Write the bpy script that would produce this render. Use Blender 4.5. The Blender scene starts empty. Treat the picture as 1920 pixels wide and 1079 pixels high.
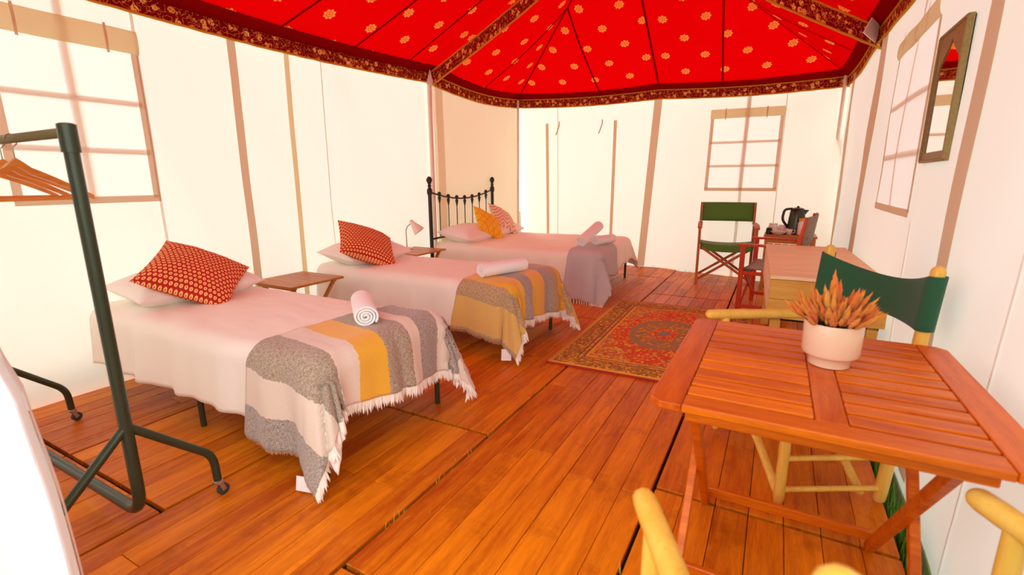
import bpy, math, random
from mathutils import Vector, Matrix, Euler, noise
random.seed(7)
PI = math.pi
C = bpy.context.scene.collection
SC = bpy.context.scene

# ------------------------------------------------------------------ camera, sky, sun, exposure
def make_camera():
    yaw, pitch, roll = 0.499524, 0.219769, -0.0052968
    f = Vector((-math.sin(yaw)*math.cos(pitch), math.cos(yaw)*math.cos(pitch), -math.sin(pitch)))
    r = Vector((math.cos(yaw), math.sin(yaw), 0)); u = r.cross(f)
    c, s = math.cos(roll), math.sin(roll)
    r2 = c*r + s*u; u2 = -s*r + c*u
    m = Matrix((r2, u2, -f)).transposed().to_4x4()
    m.translation = (0, 0, 1.35)
    cd = bpy.data.cameras.new('camera'); cam = bpy.data.objects.new('camera', cd); C.objects.link(cam)
    cam.matrix_world = m
    cd.sensor_width = 36; cd.lens = 902.22*36/1920; cd.clip_start = .02; cd.clip_end = 200
    cd.dof.use_dof = True; cd.dof.focus_distance = 4.2; cd.dof.aperture_fstop = 2.8
    SC.camera = cam
make_camera()
w = bpy.data.worlds.new('sky'); SC.world = w; w.use_nodes = True
bg = w.node_tree.nodes['Background']
bg.inputs[0].default_value = (.97, .985, 1.0, 1); bg.inputs[1].default_value = 1.7
sl = bpy.data.lights.new('sun', 'SUN'); so = bpy.data.objects.new('sun', sl); C.objects.link(so)
sl.energy = 2.4; sl.angle = math.radians(12); sl.color = (1, .93, .8)
so.rotation_euler = Vector((.60, -.72, -.40)).to_track_quat('-Z', 'Y').to_euler(); so.location = (-6, 8, 9)
SC.view_settings.view_transform = 'Standard'; SC.view_settings.look = 'None'
SC.view_settings.exposure = 0.79; SC.view_settings.gamma = 1; SC.view_settings.use_curve_mapping = False
SC.cycles.max_bounces = 10; SC.cycles.diffuse_bounces = 7; SC.cycles.transmission_bounces = 6; SC.cycles.glossy_bounces = 3
SC.cycles.caustics_reflective = False; SC.cycles.caustics_refractive = False
SC.cycles.sample_clamp_indirect = 6

# ------------------------------------------------------------------ mesh helpers
class MB:
    def __init__(s): s.v = []; s.f = []; s.m = []; s.uv = []
    def add(s, vs, fs, mi=0, uv=None):
        o = len(s.v); s.v += [tuple(p) for p in vs]
        s.uv += list(uv) if uv else [(p[0], p[1]) for p in vs]
        s.f += [tuple(i+o for i in f) for f in fs]; s.m += [mi]*len(fs); return s
    def box(s, c, d, rot=None, mi=0, bev=0):
        hx, hy, hz = d[0]/2, d[1]/2, d[2]/2
        if bev:
            b = min(bev, hx*.9, hy*.9, hz*.9); P = []; idx = {}
            for sx in (-1, 1):
                for sy in (-1, 1):
                    for sz in (-1, 1):
                        for k in range(3):
                            q = [sx*(hx-b), sy*(hy-b), sz*(hz-b)]
                            q[k] = (sx*hx, sy*hy, sz*hz)[k]
                            idx[(sx, sy, sz, k)] = len(P); P.append(Vector(q))
            F = []
            I = lambda a, b_, c_, k: idx[(a, b_, c_, k)]
            for q in (-1, 1):
                F.append([I(q, -1, -1, 0), I(q, 1, -1, 0), I(q, 1, 1, 0), I(q, -1, 1, 0)])
                F.append([I(-1, q, -1, 1), I(1, q, -1, 1), I(1, q, 1, 1), I(-1, q, 1, 1)])
                F.append([I(-1, -1, q, 2), I(1, -1, q, 2), I(1, 1, q, 2), I(-1, 1, q, 2)])
                for p in (-1, 1):
                    F.append([I(q, p, -1, 0), I(q, p, 1, 0), I(q, p, 1, 1), I(q, p, -1, 1)])
                    F.append([I(q, -1, p, 0), I(q, 1, p, 0), I(q, 1, p, 2), I(q, -1, p, 2)])
                    F.append([I(-1, q, p, 1), I(1, q, p, 1), I(1, q, p, 2), I(-1, q, p, 2)])
                    for t in (-1, 1): F.append([I(q, p, t, 0), I(q, p, t, 1), I(q, p, t, 2)])
            F2 = []
            for fc in F:   # orient outwards
                a, b_, c_ = P[fc[0]], P[fc[1]], P[fc[2]]
                n = (b_-a).cross(c_-a); cen = sum((P[i] for i in fc), Vector())/len(fc)
                F2.append(fc if n.dot(cen) > 0 else fc[::-1])
            F = F2
        else:
            P = [Vector((x, y, z)) for x in (-hx, hx) for y in (-hy, hy) for z in (-hz, hz)]
            F = [(0, 1, 3, 2), (4, 6, 7, 5), (0, 4, 5, 1), (2, 3, 7, 6), (0, 2, 6, 4), (1, 5, 7, 3)]
        if rot is not None: P = [rot @ p for p in P]
        c = Vector(c); return s.add([p+c for p in P], F, mi)
    def bar(s, a, b, w_, t_, up=(0, 0, 1), mi=0, bev=.003):
        a, b = Vector(a), Vector(b); y = (b-a); L = y.length; y.normalize(); up = Vector(up)
        x = y.cross(up)
        if x.length < 1e-5: x = y.cross(Vector((1, 0, 0)))
        x.normalize(); z = x.cross(y)
        return s.box((a+b)/2, (w_, L, t_), Matrix((x, y, z)).transposed(), mi, bev)
    def tube(s, pts, r, n=10, mi=0, cap=True, round_end=False):
        pts = [Vector(p) for p in pts]; rs = list(r) if hasattr(r, '__len__') else [r]*len(pts)
        if round_end:
            d0 = (pts[0]-pts[1]).normalized(); d1 = (pts[-1]-pts[-2]).normalized()
            e0 = [(pts[0]+d0*rs[0]*math.sin(a), rs[0]*math.cos(a)) for a in (1.35, .9, .45)]
            e1 = [(pts[-1]+d1*rs[-1]*math.sin(a), rs[-1]*math.cos(a)) for a in (.45, .9, 1.35)]
            pts = [e[0] for e in e0]+pts+[e[0] for e in e1]; rs = [e[1] for e in e0]+rs+[e[1] for e in e1]
        t0 = (pts[1]-pts[0]).normalized(); nrm = t0.orthogonal().normalized(); V = []
        for i, p in enumerate(pts):
            t = (pts[min(i+1, len(pts)-1)]-pts[max(i-1, 0)]).normalized()
            nrm = (nrm - t*nrm.dot(t)).normalized(); bn = t.cross(nrm)
            V += [p+(nrm*math.cos(2*PI*k/n)+bn*math.sin(2*PI*k/n))*rs[i] for k in range(n)]
        F = [(i*n+k, i*n+(k+1) % n, (i+1)*n+(k+1) % n, (i+1)*n+k) for i in range(len(pts)-1) for k in range(n)]
        if cap: F += [tuple(range(n))[::-1], tuple((len(pts)-1)*n+k for k in range(n))]
        return s.add(V, F, mi)
    def lathe(s, prof, n=24, c=(0, 0, 0), mi=0, rot=None):
        V = []; F = []; c = Vector(c)
        for r, z in prof:
            for k in range(n):
                p = Vector((r*math.cos(2*PI*k/n), r*math.sin(2*PI*k/n), z))
                V.append((rot @ p if rot is not None else p)+c)
        for i in range(len(prof)-1):
            F += [(i*n+k, i*n+(k+1) % n, (i+1)*n+(k+1) % n, (i+1)*n+k) for k in range(n)]
        F += [tuple(range(n))[::-1], tuple((len(prof)-1)*n+k for k in range(n))]
        return s.add(V, F, mi)
    def grid(s, fn, us, vs, uvf=None, mi=0, skip=None, flip=False):
        V = []; U = []; F = []
        for u in us:
            for v in vs:
                V.append(fn(u, v)); U.append(uvf(u, v) if uvf else (u, v))
        n = len(vs)
        for i in range(len(us)-1):
            for j in range(n-1):
                if skip and skip((us[i]+us[i+1])/2, (vs[j]+vs[j+1])/2): continue
                q = (i*n+j, (i+1)*n+j, (i+1)*n+j+1, i*n+j+1)
                F.append(q[::-1] if flip else q)
        return s.add(V, F, mi, U)
    def build(s, name, mats, parent=None, smooth=False, auto=None):
        me = bpy.data.meshes.new(name); me.from_pydata(s.v, [], s.f); me.update()
        for m in (mats if isinstance(mats, (list, tuple)) else [mats]): me.materials.append(m)
        me.polygons.foreach_set('material_index', s.m)
        ul = me.uv_layers.new(name='UVMap')
        li = [0]*len(me.loops); me.loops.foreach_get('vertex_index', li)
        flat = []
        for i in li: flat += s.uv[i]
        ul.data.foreach_set('uv', flat)
        if smooth: me.polygons.foreach_set('use_smooth', [True]*len(me.polygons))
        if smooth and auto: me.set_sharp_from_angle(angle=math.radians(auto))
        o = bpy.data.objects.new(name, me); C.objects.link(o)
        if parent: o.parent = parent
        return o
def lin(a, b, n): return [a+(b-a)*i/n for i in range(n+1)]
def tag(o, label=None, cat=None, group=None, kind=None):
    for k, v in (('label', label), ('category', cat), ('group', group), ('kind', kind)):
        if v: o[k] = v
    return o
def thing(name, label, cat, loc=(0, 0, 0), rz=0, group=None, kind=None):
    o = bpy.data.objects.new(name, None); C.objects.link(o); o.empty_display_size = .1
    o.location = loc; o.rotation_euler = (0, 0, rz); return tag(o, label, cat, group, kind)
def copy_tree(o, parent=None):
    c = o.copy(); C.objects.link(c)
    if parent: c.parent = parent
    for ch in [x for x in bpy.data.objects if x.parent == o]: copy_tree(ch, c)
    return c
def arc_path(pts, r=.06, n=6):
    """polyline with rounded corners"""
    pts = [Vector(p) for p in pts]; out = [pts[0]]
    for i in range(1, len(pts)-1):
        a, b, c = pts[i-1], pts[i], pts[i+1]
        d0 = (a-b); d1 = (c-b); k = min(r, d0.length*.45, d1.length*.45)
        p0 = b+d0.normalized()*k; p1 = b+d1.normalized()*k
        for j in range(n+1):
            t = j/n; out.append(p0*(1-t)**2+b*2*t*(1-t)+p1*t*t)
    out.append(pts[-1]); return out

# ------------------------------------------------------------------ materials
def S(r, g, b):
    def l(c): c /= 255; return c/12.92 if c <= .04045 else ((c+.055)/1.055)**2.4
    return (l(r), l(g), l(b), 1)
class NT:
    def __init__(s, name):
        s.mat = bpy.data.materials.new(name); s.mat.use_nodes = True; s.t = s.mat.node_tree; s.t.nodes.clear()
        s.out = s.t.nodes.new('ShaderNodeOutputMaterial')
    def n(s, ty, **kw):
        nd = s.t.nodes.new(ty)
        for k, v in kw.items():
            if k.startswith('i_'): nd.inputs[k[2:].replace('_', ' ')].default_value = v
            else: setattr(nd, k, v)
        return nd
    def link(s, a, b): s.t.links.new(a, b)
    def val(s, x, sock):
        if hasattr(x, 'is_output') or isinstance(x, bpy.types.NodeSocket): s.link(x, sock)
        else: sock.default_value = x
    def math(s, op, a, b=0.0, c=0.0, clamp=False):
        nd = s.n('ShaderNodeMath', operation=op); nd.use_clamp = clamp
        s.val(a, nd.inputs[0]); s.val(b, nd.inputs[1]); s.val(c, nd.inputs[2]); return nd.outputs[0]
    def mix(s, f, a, b):
        nd = s.n('ShaderNodeMix', data_type='RGBA'); s.val(f, nd.inputs[0]); s.val(a, nd.inputs[6]); s.val(b, nd.inputs[7]); return nd.outputs[2]
    def ramp(s, f, stops, interp='LINEAR'):
        nd = s.n('ShaderNodeValToRGB'); nd.color_ramp.interpolation = interp; e = nd.color_ramp.elements
        while len(e) < len(stops): e.new(.5)
        for i, (p, c) in enumerate(stops): e[i].position = p; e[i].color = c
        s.val(f, nd.inputs[0]); return nd.outputs[0]
    def coord(s, which='Object'): return s.n('ShaderNodeTexCoord').outputs[which]
    def uv(s):
        x = s.n('ShaderNodeSeparateXYZ'); s.link(s.coord('UV'), x.inputs[0]); return x.outputs[0], x.outputs[1]
    def noise(s, vec, scale, detail=3, rough=.5, dim='3D'):
        nd = s.n('ShaderNodeTexNoise', noise_dimensions=dim); s.link(vec, nd.inputs['Vector'])
        nd.inputs['Scale'].default_value = scale; nd.inputs['Detail'].default_value = detail; nd.inputs['Roughness'].default_value = rough
        return nd.outputs[0]
    def mapping(s, vec, sc=(1, 1, 1), loc=(0, 0, 0), rot=(0, 0, 0)):
        nd = s.n('ShaderNodeMapping'); s.link(vec, nd.inputs[0]); nd.inputs[1].default_value = loc
        nd.inputs[2].default_value = rot; nd.inputs[3].default_value = sc; return nd.outputs[0]
    def bump(s, h, st=.3, dist=.01):
        nd = s.n('ShaderNodeBump'); nd.inputs['Strength'].default_value = st; nd.inputs['Distance'].default_value = dist
        s.link(h, nd.inputs['Height']); return nd.outputs[0]
    def bsdf(s, col, rough=.5, metal=0.0, normal=None, **kw):
        p = s.n('ShaderNodeBsdfPrincipled'); s.val(col, p.inputs['Base Color']); s.val(rough, p.inputs['Roughness']); s.val(metal, p.inputs['Metallic'])
        for k, v in kw.items(): s.val(v, p.inputs[k.replace('_', ' ')])
        if normal is not None: s.link(normal, p.inputs['Normal'])
        return p.outputs[0]
    def done(s, sh): s.link(sh, s.out.inputs[0]); return s.mat
    def sheet(s, col, trans, tcol=None, normal=None):
        """thin cloth: diffuse in front, translucent behind"""
        d = s.n('ShaderNodeBsdfDiffuse'); s.val(col, d.inputs[0]); t = s.n('ShaderNodeBsdfTranslucent'); s.val(tcol if tcol is not None else col, t.inputs[0])
        if normal is not None: s.link(normal, d.inputs['Normal'])
        m = s.n('ShaderNodeMixShader'); s.val(trans, m.inputs[0]); s.link(d.outputs[0], m.inputs[1]); s.link(t.outputs[0], m.inputs[2]); return m.outputs[0]

def cloth_sheet(name, col, trans, tcol=None):
    m = NT(name); o = m.coord('Object')
    nz = m.noise(o, 1.3, 4); c = m.mix(m.math('MULTIPLY', nz, .25), col, tuple(x*.86 for x in col[:3])+(1,))
    wv = m.noise(o, 260, 2)
    return m.done(m.sheet(c, trans, tcol, m.bump(wv, .15, .002)))
def fabric(name, col, weave=300, var=.12, rough=.9, bump=.35):
    m = NT(name); o = m.coord('Object'); nz = m.noise(o, weave, 2); big = m.noise(o, 4, 3)
    f = m.math('ADD', m.math('MULTIPLY', nz, .6), m.math('MULTIPLY', big, .4))
    c = m.mix(f, tuple(x*(1-var) for x in col[:3])+(1,), tuple(min(1, x*(1+var)) for x in col[:3])+(1,))
    return m.done(m.bsdf(c, rough, 0, m.bump(nz, bump, .002), Sheen_Weight=.15))
def wood(name, c1, c2, axis='Y', rough=.4, scale=1.0, coat=0.0, rnd=.25, dark=None, spec=.25):
    m = NT(name); o = m.coord('Object')
    oi = m.n('ShaderNodeObjectInfo'); r = oi.outputs['Random']
    cm = m.n('ShaderNodeCombineXYZ'); m.link(m.math('MULTIPLY', r, 37.0), cm.inputs[0]); m.link(m.math('MULTIPLY', r, 91.0), cm.inputs[1]); m.link(m.math('MULTIPLY', r, 53.0), cm.inputs[2])
    ad = m.n('ShaderNodeVectorMath', operation='ADD'); m.link(o, ad.inputs[0]); m.link(cm.outputs[0], ad.inputs[1])
    sc = {'X': (1.2, 14, 14), 'Y': (14, 1.2, 14), 'Z': (14, 14, 1.2)}[axis]
    g = m.noise(m.mapping(ad.outputs[0], tuple(k*scale for k in sc)), 2.2, 6, .62)
    fine = m.noise(m.mapping(ad.outputs[0], tuple(k*scale*5 for k in sc)), 3, 3, .6)
    f = m.math('ADD', m.math('MULTIPLY', g, .75), m.math('MULTIPLY', fine, .3))
    f = m.math('ADD', f, m.math('MULTIPLY', m.math('SUBTRACT', r, .5), rnd*2))
    c = m.ramp(f, [(.28, c1), (.72, c2)])
    if dark is not None:
        blot = m.noise(ad.outputs[0], 2.6, 5, .7)
        c = m.mix(m.ramp(blot, [(.54, (0, 0, 0, 1)), (.72, (.55, .55, .55, 1))]), c, dark)
    return m.done(m.bsdf(c, rough, 0, m.bump(fine, .12, .003), Coat_Weight=coat*.4, Coat_Roughness=.25, Specular_IOR_Level=spec))
def plain(name, col, rough=.5, metal=0.0, var=.06, scale=20, **kw):
    m = NT(name); o = m.coord('Object'); nz = m.noise(o, scale, 3)
    c = m.mix(nz, tuple(x*(1-var) for x in col[:3])+(1,), tuple(min(1, x*(1+var)) for x in col[:3])+(1,))
    return m.done(m.bsdf(c, rough, metal, m.bump(nz, .05, .002), **kw))

M = {}
M['canvas'] = cloth_sheet('tent_canvas', (.90, .90, .86, 1), .30, (.92, .91, .80, 1))
M['pane'] = cloth_sheet('window_cloth', (.90, .88, .82, 1), .33, (.94, .92, .85, 1))
M['tape'] = cloth_sheet('seam_tape', (.74, .58, .43, 1), .35, (.80, .60, .42, 1))
M['wall_shade_sheet'] = cloth_sheet('wall_shade_cloth', (.90, .82, .68, 1), .5, (.94, .82, .66, 1))  # tan cloth of the sheet added to darken the left wall's rear stretch
M['blind'] = cloth_sheet('rolled_blind_cloth', (.78, .64, .42, 1), .5, (.84, .68, .42, 1))
M['flap'] = cloth_sheet('door_flap_cloth', (.92, .92, .90, 1), .3, (.94, .94, .92, 1))

def m_roof():
    m = NT('red_roof_cloth'); u, v = m.uv(); g = .50
    a = m.math('DIVIDE', u, g); b = m.math('DIVIDE', v, g*.62)
    row = m.math('FLOOR', b); odd = m.math('MODULO', m.math('ABSOLUTE', row), 2.0)
    a2 = m.math('ADD', a, m.math('MULTIPLY', odd, .5))
    fx = m.math('MULTIPLY', m.math('SUBTRACT', m.math('FRACT', a2), .5), g); fy = m.math('MULTIPLY', m.math('SUBTRACT', m.math('FRACT', b), .5), g*.62)
    r = m.math('SQRT', m.math('ADD', m.math('MULTIPLY', fx, fx), m.math('MULTIPLY', fy, fy)))
    th = m.math('ARCTAN2', fy, fx)
    pet = m.math('ADD', .042, m.math('MULTIPLY', m.math('ABSOLUTE', m.math('COSINE', m.math('MULTIPLY', th, 4.0))), .018))
    inside = m.math('LESS_THAN', r, pet)
    ring = m.math('LESS_THAN', m.math('ABSOLUTE', m.math('SUBTRACT', r, .028)), .005)
    dot = m.math('LESS_THAN', r, .012)
    fl = m.math('MULTIPLY', inside, m.math('SUBTRACT', 1.0, m.math('MULTIPLY', m.math('MAXIMUM', ring, dot), .65)))
    nz = m.noise(m.coord('Object'), 2.2, 4)
    red = m.mix(nz, (.42, .0, .0015, 1), (.5, .003, .002, 1))
    col = m.mix(fl, red, (.85, .42, .10, 1))
    tcol = m.mix(fl, (.86, .0, .001, 1), (.62, .13, .015, 1))
    return m.done(m.sheet(col, .17, tcol))
M['roof'] = m_roof()
M['eave_shade'] = cloth_sheet('red_eave_shade_cloth', (.26, .003, .003, 1), .14, (.3, .0, .0, 1))  # darker red with the shade along the eaves put into the colour
M['roof_seam'] = cloth_sheet('red_seam_cloth', (.22, .0, .0, 1), .12, (.3, 0, 0, 1))
def m_brocade():
    m = NT('brocade_border'); u, v = m.uv()
    cm = m.n('ShaderNodeCombineXYZ'); m.link(u, cm.inputs[0]); m.link(m.math('MULTIPLY', v, .13), cm.inputs[1])
    vor = m.n('ShaderNodeTexVoronoi'); m.link(cm.outputs[0], vor.inputs['Vector']); vor.inputs['Scale'].default_value = 15; vor.inputs['Randomness'].default_value = .6
    d = vor.outputs['Distance']
    fl = m.math('LESS_THAN', d, .37); core = m.math('LESS_THAN', d, .08)
    cs = m.n('ShaderNodeSeparateColor'); m.link(vor.outputs['Color'], cs.inputs[0])
    nz = m.noise(cm.outputs[0], 26, 1); vine = m.math('LESS_THAN', m.math('ABSOLUTE', m.math('SUBTRACT', nz, .5)), .020)
    petal = m.math('MULTIPLY', fl, m.math('GREATER_THAN', m.noise(cm.outputs[0], 75, 1), .43))
    gold = m.mix(cs.outputs[0], (.85, .36, .06, 1), (.98, .62, .18, 1))
    c = m.mix(vine, (.22, .006, .008, 1), (.70, .28, .06, 1)); c = m.mix(petal, c, gold); c = m.mix(core, c, (.62, .05, .02, 1))
    edge = m.math('GREATER_THAN', m.math('ABSOLUTE', m.math('SUBTRACT', v, .5)), .42)
    c = m.mix(edge, c, (.66, .12, .02, 1))
    return m.done(m.sheet(c, .10, c))
M['brocade'] = m_brocade()
M['braid'] = cloth_sheet('gold_braid', (.80, .45, .06, 1), .3, (.85, .48, .05, 1))
M['plank'] = wood('floor_plank_wood', S(168, 70, 5), S(236, 138, 16), 'Y', .42, 1.0, 0, .13, S(112, 32, 4), .2)
M['subfloor'] = plain('floor_underside', S(26, 16, 8), .9)
M['table'] = wood('red_slat_table_wood', S(164, 58, 3), S(228, 118, 10), 'X', .35, 1, .3, .1)
M['table_y'] = wood('red_table_board_wood', S(166, 58, 3), S(226, 112, 10), 'Y', .35, 1, .3, .1)
M['bamboo'] = wood('bamboo_cane', S(216, 158, 50), S(246, 202, 96), 'Z', .35, .5, .2, .08)
M['beech'] = wood('orange_chair_wood', S(150, 72, 22), S(208, 122, 52), 'Z', .4, .8, .1, .1)
M['redwood'] = wood('red_chair_wood', S(176, 44, 14), S(222, 84, 30), 'Z', .4, .8, .15, .08)
M['chest'] = wood('pale_plank_wood', S(214, 176, 128), S(250, 222, 178), 'X', .55, 1, 0, .14)
M['chest_y'] = wood('honey_plank_wood', S(190, 136, 52), S(226, 178, 84), 'X', .5, 1, 0, .1)
M['oak'] = wood('bedside_oak', S(150, 90, 28), S(206, 140, 58), 'X', .4, .8, .1, .08)
M['hanger'] = wood('hanger_wood', S(196, 112, 34), S(232, 156, 64), 'Y', .35, 1.2, .3, .06)
M['green'] = fabric('dark_green_canvas', S(30, 88, 54), 500, .15)
M['green2'] = fabric('grass_green_canvas', S(86, 136, 52), 500, .15)
M['taupe'] = fabric('grey_taupe_padded_canvas', S(150, 132, 116), 400, .1)
M['steel'] = plain('black_green_metal', S(54, 64, 44), .32, .3, .1, 8)
M['rackbar'] = plain('olive_metal', S(120, 112, 74), .4, .4, .1, 8)
M['iron'] = plain('bronze_black_iron', S(52, 46, 32), .45, .4, .15, 15)
M['duvet'] = fabric('pale_bed_linen', S(246, 242, 230), 350, .04, .9, .2)
M['duvet3'] = fabric('pale_pink_bed_linen', S(248, 242, 226), 350, .04, .9, .2)
M['pillow'] = fabric('white_pillow_cotton', S(246, 242, 234), 350, .04, .9, .2)
M['towel'] = fabric('white_terry', S(248, 248, 246), 260, .05, 1, .9)
M['fringe'] = fabric('white_fringe', S(246, 236, 222), 200, .08)
M['fringe_t'] = fabric('tan_fringe', S(206, 160, 110), 200, .1)
M['tag'] = plain('white_label_cloth', S(244, 242, 238), .8)
M['mattress'] = fabric('mattress_cotton', S(232, 226, 214), 200, .05)
M['white_pot'] = plain('cream_ceramic', S(228, 192, 158), .32, 0, .02, 6, Coat_Weight=.3)
M['soil'] = plain('dark_soil', S(50, 34, 22), .95, 0, .4, 60)
M['leaf'] = plain('plant_leaf_green', S(66, 100, 30), .6, 0, .3, 30)
def m_plume():
    m = NT('orange_plume'); o = m.coord('Object'); oi = m.n('ShaderNodeObjectInfo')
    nz = m.noise(o, 140, 3); f = m.math('ADD', m.math('MULTIPLY', nz, .7), m.math('MULTIPLY', oi.outputs['Random'], .4))
    c = m.ramp(f, [(.25, S(232, 80, 10)), (.5, S(252, 140, 14)), (.85, S(255, 184, 50))])
    return m.done(m.bsdf(c, .8, 0, m.bump(nz, .6, .006), Subsurface_Weight=0.0, Sheen_Weight=.2))
M['plume'] = m_plume()
M['kettle'] = plain('dark_steel', S(64, 62, 50), .25, .7, .1, 8)
M['black'] = plain('black_plastic', S(24, 24, 20), .4)
M['maroon'] = plain('maroon_plastic', S(110, 20, 20), .4)
M['ceramic'] = plain('white_ceramic', S(232, 226, 214), .3)
M['chrome'] = plain('brushed_chrome', S(176, 168, 150), .3, .8)
M['lampwhite'] = plain('white_enamel', S(240, 224, 206), .35)
M['rubber'] = plain('grey_rubber', S(60, 58, 54), .6)
M['mirror'] = NT('mirror_glass'); M['mirror'] = M['mirror'].done(M['mirror'].bsdf((.86, .87, .84, 1), .03, 1.0))
M['mframe'] = plain('olive_carved_wood', S(146, 128, 70), .55, 0, .35, 60)
M['grass'] = plain('green_grass', S(96, 150, 44), .7, 0, .4, 12)
M['drygrass'] = plain('dry_straw', S(178, 160, 70), .8, 0, .3, 12)
M['ground'] = plain('grass_ground', S(86, 92, 44), .95, 0, .5, 6)
def m_glass():
    m = NT('jar_glass'); return m.done(m.bsdf((.95, .96, .94, 1), .05, 0, None, Transmission_Weight=.9, IOR=1.45))
M['glass'] = m_glass()
def m_dots(name, base, dotc, pitch, r0):
    m = NT(name); u, v = m.uv()
    a = m.math('DIVIDE', u, pitch); b = m.math('DIVIDE', v, pitch)
    odd = m.math('MODULO', m.math('ABSOLUTE', m.math('FLOOR', b)), 2.0)
    fx = m.math('SUBTRACT', m.math('FRACT', m.math('ADD', a, m.math('MULTIPLY', odd, .5))), .5); fy = m.math('SUBTRACT', m.math('FRACT', b), .5)
    r = m.math('SQRT', m.math('ADD', m.math('MULTIPLY', fx, fx), m.math('MULTIPLY', fy, fy)))
    dot = m.math('MULTIPLY', m.math('LESS_THAN', r, r0), m.math('GREATER_THAN', r, r0*.32))
    nz = m.noise(m.coord('Object'), 300, 2)
    c = m.mix(dot, base, dotc)
    return m.done(m.bsdf(c, .9, 0, m.bump(nz, .3, .002)))
M['dots'] = m_dots('red_dotted_cotton', S(186, 28, 14), S(250, 196, 122), .028, .35)
def m_lattice():
    m = NT('yellow_quilted_cotton'); u, v = m.uv(); k = 1/.105
    p = m.math('FRACT', m.math('MULTIPLY', m.math('ADD', u, m.math('MULTIPLY', v, .8)), k)); q = m.math('FRACT', m.math('MULTIPLY', m.math('SUBTRACT', u, m.math('MULTIPLY', v, .8)), k))
    ln = m.math('LESS_THAN', m.math('MINIMUM', m.math('ABSOLUTE', m.math('SUBTRACT', p, .5)), m.math('ABSOLUTE', m.math('SUBTRACT', q, .5))), .035)
    c = m.mix(ln, S(252, 202, 40), S(214, 146, 16))
    return m.done(m.bsdf(c, .85, 0, m.bump(m.math('SUBTRACT', 1.0, ln), .5, .006)))
M['lattice'] = m_lattice()
def m_leafy():
    m = NT('pink_patterned_cotton'); u, v = m.uv()
    z = m.math('PINGPONG', m.math('MULTIPLY', u, 7.0), .5); f = m.math('FRACT', m.math('ADD', m.math('MULTIPLY', v, 16.0), m.math('MULTIPLY', z, 2.0)))
    c = m.mix(m.math('LESS_THAN', f, .38), S(248, 226, 202), S(220, 172, 134))
    return m.done(m.bsdf(c, .9, 0, m.bump(f, .1, .003)))
M['leafy'] = m_leafy()
def m_throw(name, stops, heather=.5):
    """stripes along the cloth's length; uv.y (metres) chooses the stripe"""
    m = NT(name); u, v = m.uv(); o = m.coord('UV')
    wob = m.math('MULTIPLY', m.math('SUBTRACT', m.noise(o, 60, 2), .5), .012)
    f = m.math('ADD', m.math('DIVIDE', v, 2.0), wob)
    c = m.ramp(f, [(p/2.0, col) for p, col, h in stops], 'CONSTANT'); hm = m.ramp(f, [(p/2.0, (h, h, h, 1)) for p, col, h in stops], 'CONSTANT')
    n1 = m.noise(m.mapping(o, (60, 420, 1)), 1.0, 2, .6); n2 = m.noise(m.mapping(o, (420, 60, 1)), 1.0, 2, .6)
    sp = m.math('ADD', m.math('MULTIPLY', n1, .5), m.math('MULTIPLY', n2, .5))
    fl = m.ramp(sp, [(.42, (0, 0, 0, 1)), (.58, (1, 1, 1, 1))])
    lightc = m.mix(.62, c, S(240, 220, 196)); darkc = m.mix(.45, c, S(60, 52, 50))
    c2 = m.mix(hm, c, m.mix(fl, darkc, lightc))
    return m.done(m.bsdf(c2, .95, 0, m.bump(sp, .6, .004), Sheen_Weight=.3))
GR, BG, YE, BN = S(140, 136, 132), S(230, 214, 194), S(236, 176, 30), S(150, 130, 104)
M['throw1'] = m_throw('striped_wool_grey_beige_yellow', [(0, GR, .85), (.16, BG, .1), (.35, BN, .8), (.57, BG, .1), (.70, YE, .08), (.86, BN, .8), (1.04, BG, .1), (1.13, GR, .85), (1.30, BG, .1), (1.37, GR, .8), (1.55, BG, .1)])
TN, OG = S(226, 184, 92), S(178, 136, 44)
M['throw2'] = m_throw('striped_wool_mustard', [(0, OG, .9), (.03, TN, .2), (.27, OG, .9), (.42, YE, .1), (.58, GR, .85), (.74, YE, .15), (.95, GR, .9), (1.1, OG, .6), (1.22, YE, .1), (1.36, OG, .9), (1.5, TN, .2)])
M['throw3'] = fabric('grey_lilac_wool', S(196, 190, 190), 380, .1, .95, .5)
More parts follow.
